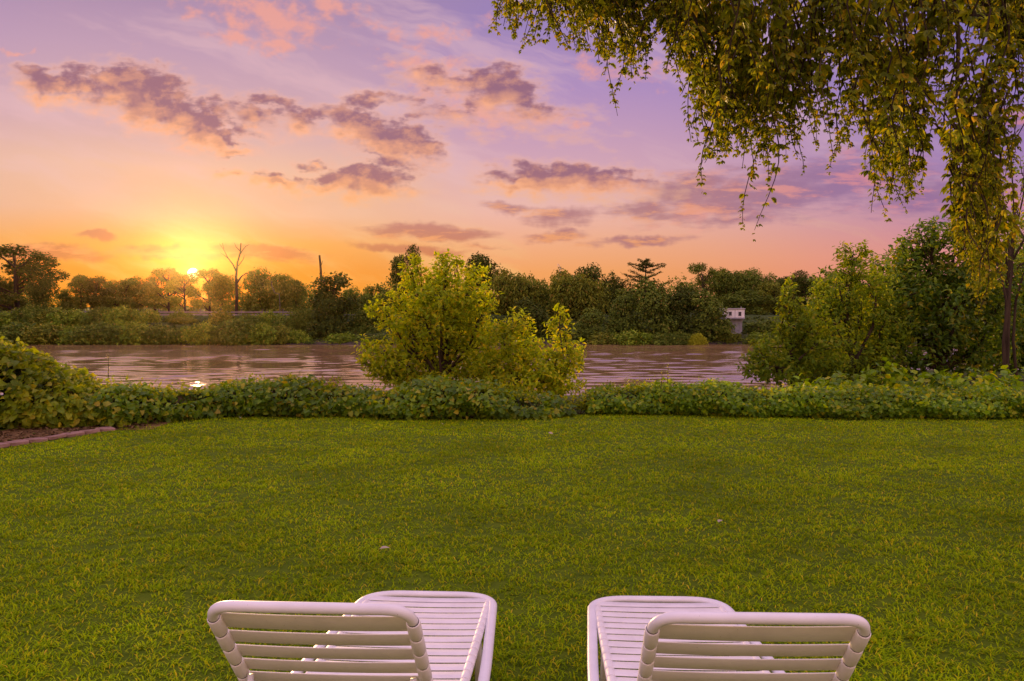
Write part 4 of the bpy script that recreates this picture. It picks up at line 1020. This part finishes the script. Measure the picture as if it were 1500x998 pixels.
# cloud plane coordinates (direction divided by its forward part)
inv = math_(nt, 'DIVIDE', 13.0, math_(nt, 'MAXIMUM', dy, .12))
cmb = nt.nodes.new('ShaderNodeCombineXYZ'); nt.links.new(math_(nt, 'MULTIPLY', dx, inv), cmb.inputs[0]); nt.links.new(math_(nt, 'MULTIPLY', dz, inv), cmb.inputs[1])
uvp = cmb.outputs[0]
front = mrange(dy, .3, .5)
CL = [  # px, py, half width, half height, tilt deg (down to the right positive), strength
 (92, 128, 60, 20, 4, 1.0), (160, 112, 42, 15, 8, .95), (205, 140, 70, 36, 14, 1.1), (262, 175, 62, 28, 20, 1.1), (308, 205, 52, 15, 14, 1.0), (348, 222, 30, 8, 6, .8), (95, 140, 50, 14, 5, .8),
 (365, 168, 56, 22, 10, .72), (432, 182, 46, 18, 10, .74), (400, 150, 50, 10, 10, .5), (530, 186, 56, 24, 8, 1.05), (580, 214, 66, 24, 8, 1.05), (625, 216, 32, 10, 4, .9), 
 (345, 257, 36, 8, 4, .85), (405, 266, 46, 10, 6, .9), (470, 274, 40, 10, 0, .85), (540, 268, 62, 22, 4, 1.05), (465, 246, 30, 8, 2, .75),
 (722, 132, 62, 30, 6, .85), (640, 116, 54, 20, 10, .6), (775, 165, 70, 22, 14, .55), (545, 150, 40, 14, 0, .65), (660, 170, 70, 18, 8, .5),
 (840, 264, 112, 20, 3, 1.0), (770, 271, 66, 11, 0, .85), (905, 266, 60, 14, 4, .8)]
ST = [(945, 306, 66, 15, -4, .8), (820, 318, 50, 12, -4, .95), (740, 306, 34, 7, 4, .7),
 (1120, 285, 170, 30, -8, .85), (1010, 272, 70, 22, -12, .8), (1250, 262, 120, 34, -6, .85), (1400, 290, 130, 36, 0, .75), (1090, 320, 110, 12, -4, .6),
 (632, 340, 78, 10, 2, 1.15), (600, 366, 84, 6, 4, .9), (812, 347, 46, 8, -2, 1.0), (930, 354, 66, 7, -3, .9), (143, 345, 27, 6, 0, 1.1), (70, 371, 80, 10, 2, 1.05), (255, 370, 95, 9, 0, 1.1), (370, 368, 90, 10, 4, 1.1), (1475, 175, 60, 24, -4, .7), (700, 362, 40, 4, 3, .6)]
PK = [(395, 24, 90, 30, 12, .9), (345, 56, 44, 14, 8, .85), (400, 68, 34, 11, 4, .9), (490, 8, 44, 16, 14, .85), (300, 20, 50, 14, 14, .6), (870, 96, 36, 20, 10, .7), (640, 110, 60, 22, 10, .85), (700, 160, 80, 24, 14, .85), (800, 170, 60, 12, 10, .7), (640, 50, 70, 14, -10, .6), (25, 76, 30, 6, 3, .8), (560, 40, 60, 14, 20, .45), (970, 105, 50, 14, 0, .5), (1040, 300, 90, 26, -10, .6), (960, 110, 24, 20, 0, .5)]
def density(vec, lst):
    acc = None
    for (a, b, hw_, hh_, tl, st) in lst:
        c_ = UV(a, b)
        mp = nt.nodes.new('ShaderNodeMapping'); mp.vector_type = 'TEXTURE'
        mp.inputs['Location'].default_value = (c_[0], c_[1], 0); mp.inputs['Rotation'].default_value = (0, 0, -R(tl)); mp.inputs['Scale'].default_value = (hw_ / 100 * 1.5, hh_ / 100 * 1.6, 1)
        vi = vec
        if acc is not None:                                 # keeps the evaluation sequential (shader stack)
            ma = nt.nodes.new('ShaderNodeVectorMath'); ma.operation = 'MULTIPLY_ADD'; nt.links.new(acc, ma.inputs[0]); ma.inputs[1].default_value = (1e-7, 1e-7, 0); nt.links.new(vec, ma.inputs[2]); vi = ma.outputs[0]
        nt.links.new(vi, mp.inputs[0]); l_ = vmath(nt, 'LENGTH', mp.outputs[0])
        v_ = math_(nt, 'MULTIPLY_ADD', l_, -st, st)
        acc = v_ if acc is None else math_(nt, 'MAXIMUM', acc, v_)
    return acc
def warped(vec, amp, sc_, seed):
    n1 = noise(nt, vmath(nt, 'ADD', vec, (seed, seed * .7, 0)), sc_, 3, .6, '2D')
    o_ = vmath(nt, 'MULTIPLY', vmath(nt, 'SUBTRACT', n1.outputs['Color'], (.5, .5, .5)), (amp, amp * .6, 0))
    return vmath(nt, 'ADD', vec, o_)
def fbm(vec, sc_, st, seed, det=6, ro=.6):
    n1 = noise(nt, vmath(nt, 'MULTIPLY', vmath(nt, 'ADD', vec, (seed, seed, 0)), st), sc_, det, ro, '2D'); return n1.outputs[0]
def cloud(vec, lst, seed, na, sc_=2.3, st=(.85, 2.1, 1), soft=False, wa=.55):
    d_ = density(warped(vec, wa, 2.2, seed), lst)
    f_ = fbm(vec, sc_, st, seed + 3, 8, .56)
    full = math_(nt, 'ADD', d_, math_(nt, 'MULTIPLY_ADD', f_, na, -na * .55))
    return (full, math_(nt, 'ADD', d_, math_(nt, 'MULTIPLY_ADD', f_, na * .45, -na * .45 * .55))) if soft else full
d0, e0 = cloud(uvp, CL, 1.7, 1.25, soft=True)
low = vmath(nt, 'ADD', uvp, (-.06, -.17, 0)); d1, e1 = cloud(low, CL, 1.7, 1.25, soft=True)
df = math_(nt, 'SUBTRACT', e0, e1)                       # > 0 on undersides, < 0 on tops
under = mrange(df, -.05, .3)
wide = math_(nt, 'MULTIPLY_ADD', under, .3, .40)        # crisp puffy tops, soft undersides
aa = math_(nt, 'DIVIDE', math_(nt, 'SUBTRACT', d0, .04), wide, clamp=True)
alpha = math_(nt, 'MULTIPLY', mrange(aa, 0, 1), front)
lit = mrange(df, .0, .5)
thick = mrange(d0, .35, .9)
lit = math_(nt, 'MULTIPLY', lit, math_(nt, 'MULTIPLY_ADD', thick, -.55, 1.0))
lit = math_(nt, 'MAXIMUM', lit, math_(nt, 'MULTIPLY_ADD', alpha, -.9, .55, clamp=True))
lowf = mrange(dz, .03, .17)
shade = mixc(nt, lowf, lk((214, 120, 84)), lk((148, 96, 126)))
shade = mixc(nt, mrange(az, .95, .75), shade, lk((146, 104, 150)))
glow = mixc(nt, lowf, lk((255, 176, 80)), lk((255, 176, 126), 1.0))
glow = mixc(nt, mrange(az, .95, .75), glow, lk((232, 140, 142)))
shade = mixc(nt, mrange(fbm(uvp, 3.2, (1, 1.6, 1), 4.4, 5), .42, .7), shade, mixc(nt, .38, shade, glow))
ccol = mixc(nt, lit, shade, glow)
# soft bright rim of thin cloud round the bodies, cirrus streaks, pink wisps
cir = fbm(vmath(nt, 'ADD', uvp, (2.3, .4, 0)), .8, (.5, 2.4, 1), 5.1, 5, .62)
mpc = nt.nodes.new('ShaderNodeMapping'); mpc.inputs['Rotation'].default_value = (0, 0, R(17)); nt.links.new(warped(uvp, .6, .8, 9), mpc.inputs[0])
cir2 = noise(nt, vmath(nt, 'MULTIPLY', mpc.outputs[0], (.22, 1.5, 1)), 1.0, 6, .6, '2D').outputs[0]
ca = math_(nt, 'MULTIPLY', mrange(cir2, .47, .72), .5)
ccir = mixc(nt, lowf, lk((255, 205, 130)), lk((242, 196, 204)))
g = mixc(nt, math_(nt, 'MULTIPLY', ca, math_(nt, 'MULTIPLY', front, mrange(az, .6, .95, .35, 1.0))), g, ccir)
p0 = cloud(uvp, PK, 6.2, 1.7, 3.0, (1, 1.5, 1)); pa = math_(nt, 'MULTIPLY', math_(nt, 'MULTIPLY', mrange(p0, .05, .8), front), .85)
g = mixc(nt, pa, g, lk((253, 172, 158)))
s0 = cloud(uvp, ST, 3.3, 1.0, 1.3, (1, 4.5, 1), wa=.35); sa = math_(nt, 'MULTIPLY', math_(nt, 'MULTIPLY', mrange(s0, .0, .6), front), .78)
s1 = fbm(uvp, 1.5, (.8, 3.5, 1), 8.8)
scol = mixc(nt, lowf, lk((206, 116, 78)), lk((152, 112, 156)))
scol = mixc(nt, mrange(az, .97, .9), scol, lk((172, 112, 128)))
scol = mixc(nt, mrange(az, .88, .75), scol, lk((150, 110, 160)))
spk = mixc(nt, mrange(az, .9, .75), lk((244, 160, 110)), lk((226, 140, 150)))
g = mixc(nt, sa, g, mixc(nt, mrange(s1, .48, .66), scol, spk))
halo = math_(nt, 'MULTIPLY', math_(nt, 'MULTIPLY', mrange(d0, -.2, .2), front), .4)
g = mixc(nt, halo, g, mixc(nt, lowf, lk((255, 196, 110)), lk((252, 190, 170))))
g = mixc(nt, math_(nt, 'MULTIPLY', alpha, .9), g, ccol)
# sun: disc and the glow of the air round it
ang = math_(nt, 'ARCCOSINE', math_(nt, 'MINIMUM', vmath(nt, 'DOT_PRODUCT', dirv, tuple(sd)), .9999999))
def expo(k): return math_(nt, 'EXPONENT', math_(nt, 'MULTIPLY', ang, -1 / R(k)))
def addglow(base, col, k, amt):
    n = nt.nodes.new('ShaderNodeCombineXYZ'); 
    for i in range(3): n.inputs[i].default_value = col[i] * amt
    return vmath(nt, 'ADD', base, vmath(nt, 'SCALE', n.outputs[0], s=expo(k)))
g = addglow(g, (1, .55, .12), .5, 1.0)
g = addglow(g, (1, .36, .0), 2.6, .03)
n = nt.nodes.new('ShaderNodeCombineXYZ')
for i, q in enumerate((4.5, 3.6, 2.0)): n.inputs[i].default_value = q
g = vmath(nt, 'ADD', g, vmath(nt, 'SCALE', n.outputs[0], s=mrange(ang, R(.36), R(.28))))
g = vmath(nt, 'ADD', vmath(nt, 'SCALE', g, s=10.0), vmath(nt, 'SCALE', sky.outputs[0], s=.1))
bg2 = nt.nodes.new('ShaderNodeBackground'); bg2.inputs[1].default_value = .1; nt.links.new(g, bg2.inputs[0]); nt.links.new(bg2.outputs[0], outw.inputs[0])
w.cycles.sampling_method = 'MANUAL'; w.cycles.sample_map_resolution = 1024

# sun lamp
sun = bpy.data.lights.new('sun', 'SUN'); sun.energy = 5.0; sun.angle = R(.53); sun.color = (1.0, .6, .24)
so = bpy.data.objects.new('sun', sun); COL.objects.link(so)
sv = Vector((math.sin(SUN_AZ) * math.cos(LAMP_EL), math.cos(SUN_AZ) * math.cos(LAMP_EL), math.sin(LAMP_EL)))
so.rotation_euler = sv.to_track_quat('Z', 'Y').to_euler()

# haze
m, nt2, out2 = new_mat('haze_air')
pv = nt2.nodes.new('ShaderNodeVolumePrincipled'); pv.inputs['Color'].default_value = (1, .62, .3, 1); pv.inputs['Density'].default_value = .000028; pv.inputs['Anisotropy'].default_value = .95
nt2.links.new(pv.outputs[0], out2.inputs['Volume'])
mb = MB(); box(mb, (0, 90, 4), (420, 260, 28)); hz_o = mb.build('haze', m); tag(hz_o, kind='stuff')

sc.view_settings.view_transform = 'Standard'; sc.view_settings.look = 'None'; sc.view_settings.exposure = 0; sc.view_settings.gamma = 1
sc.render.engine = 'CYCLES'
cy = sc.cycles
cy.max_bounces = 7; cy.diffuse_bounces = 5; cy.glossy_bounces = 3; cy.transmission_bounces = 4; cy.volume_bounces = 0; cy.transparent_max_bounces = 4
cy.use_denoising = True; cy.caustics_reflective = False; cy.caustics_refractive = False; cy.sample_clamp_indirect = 4
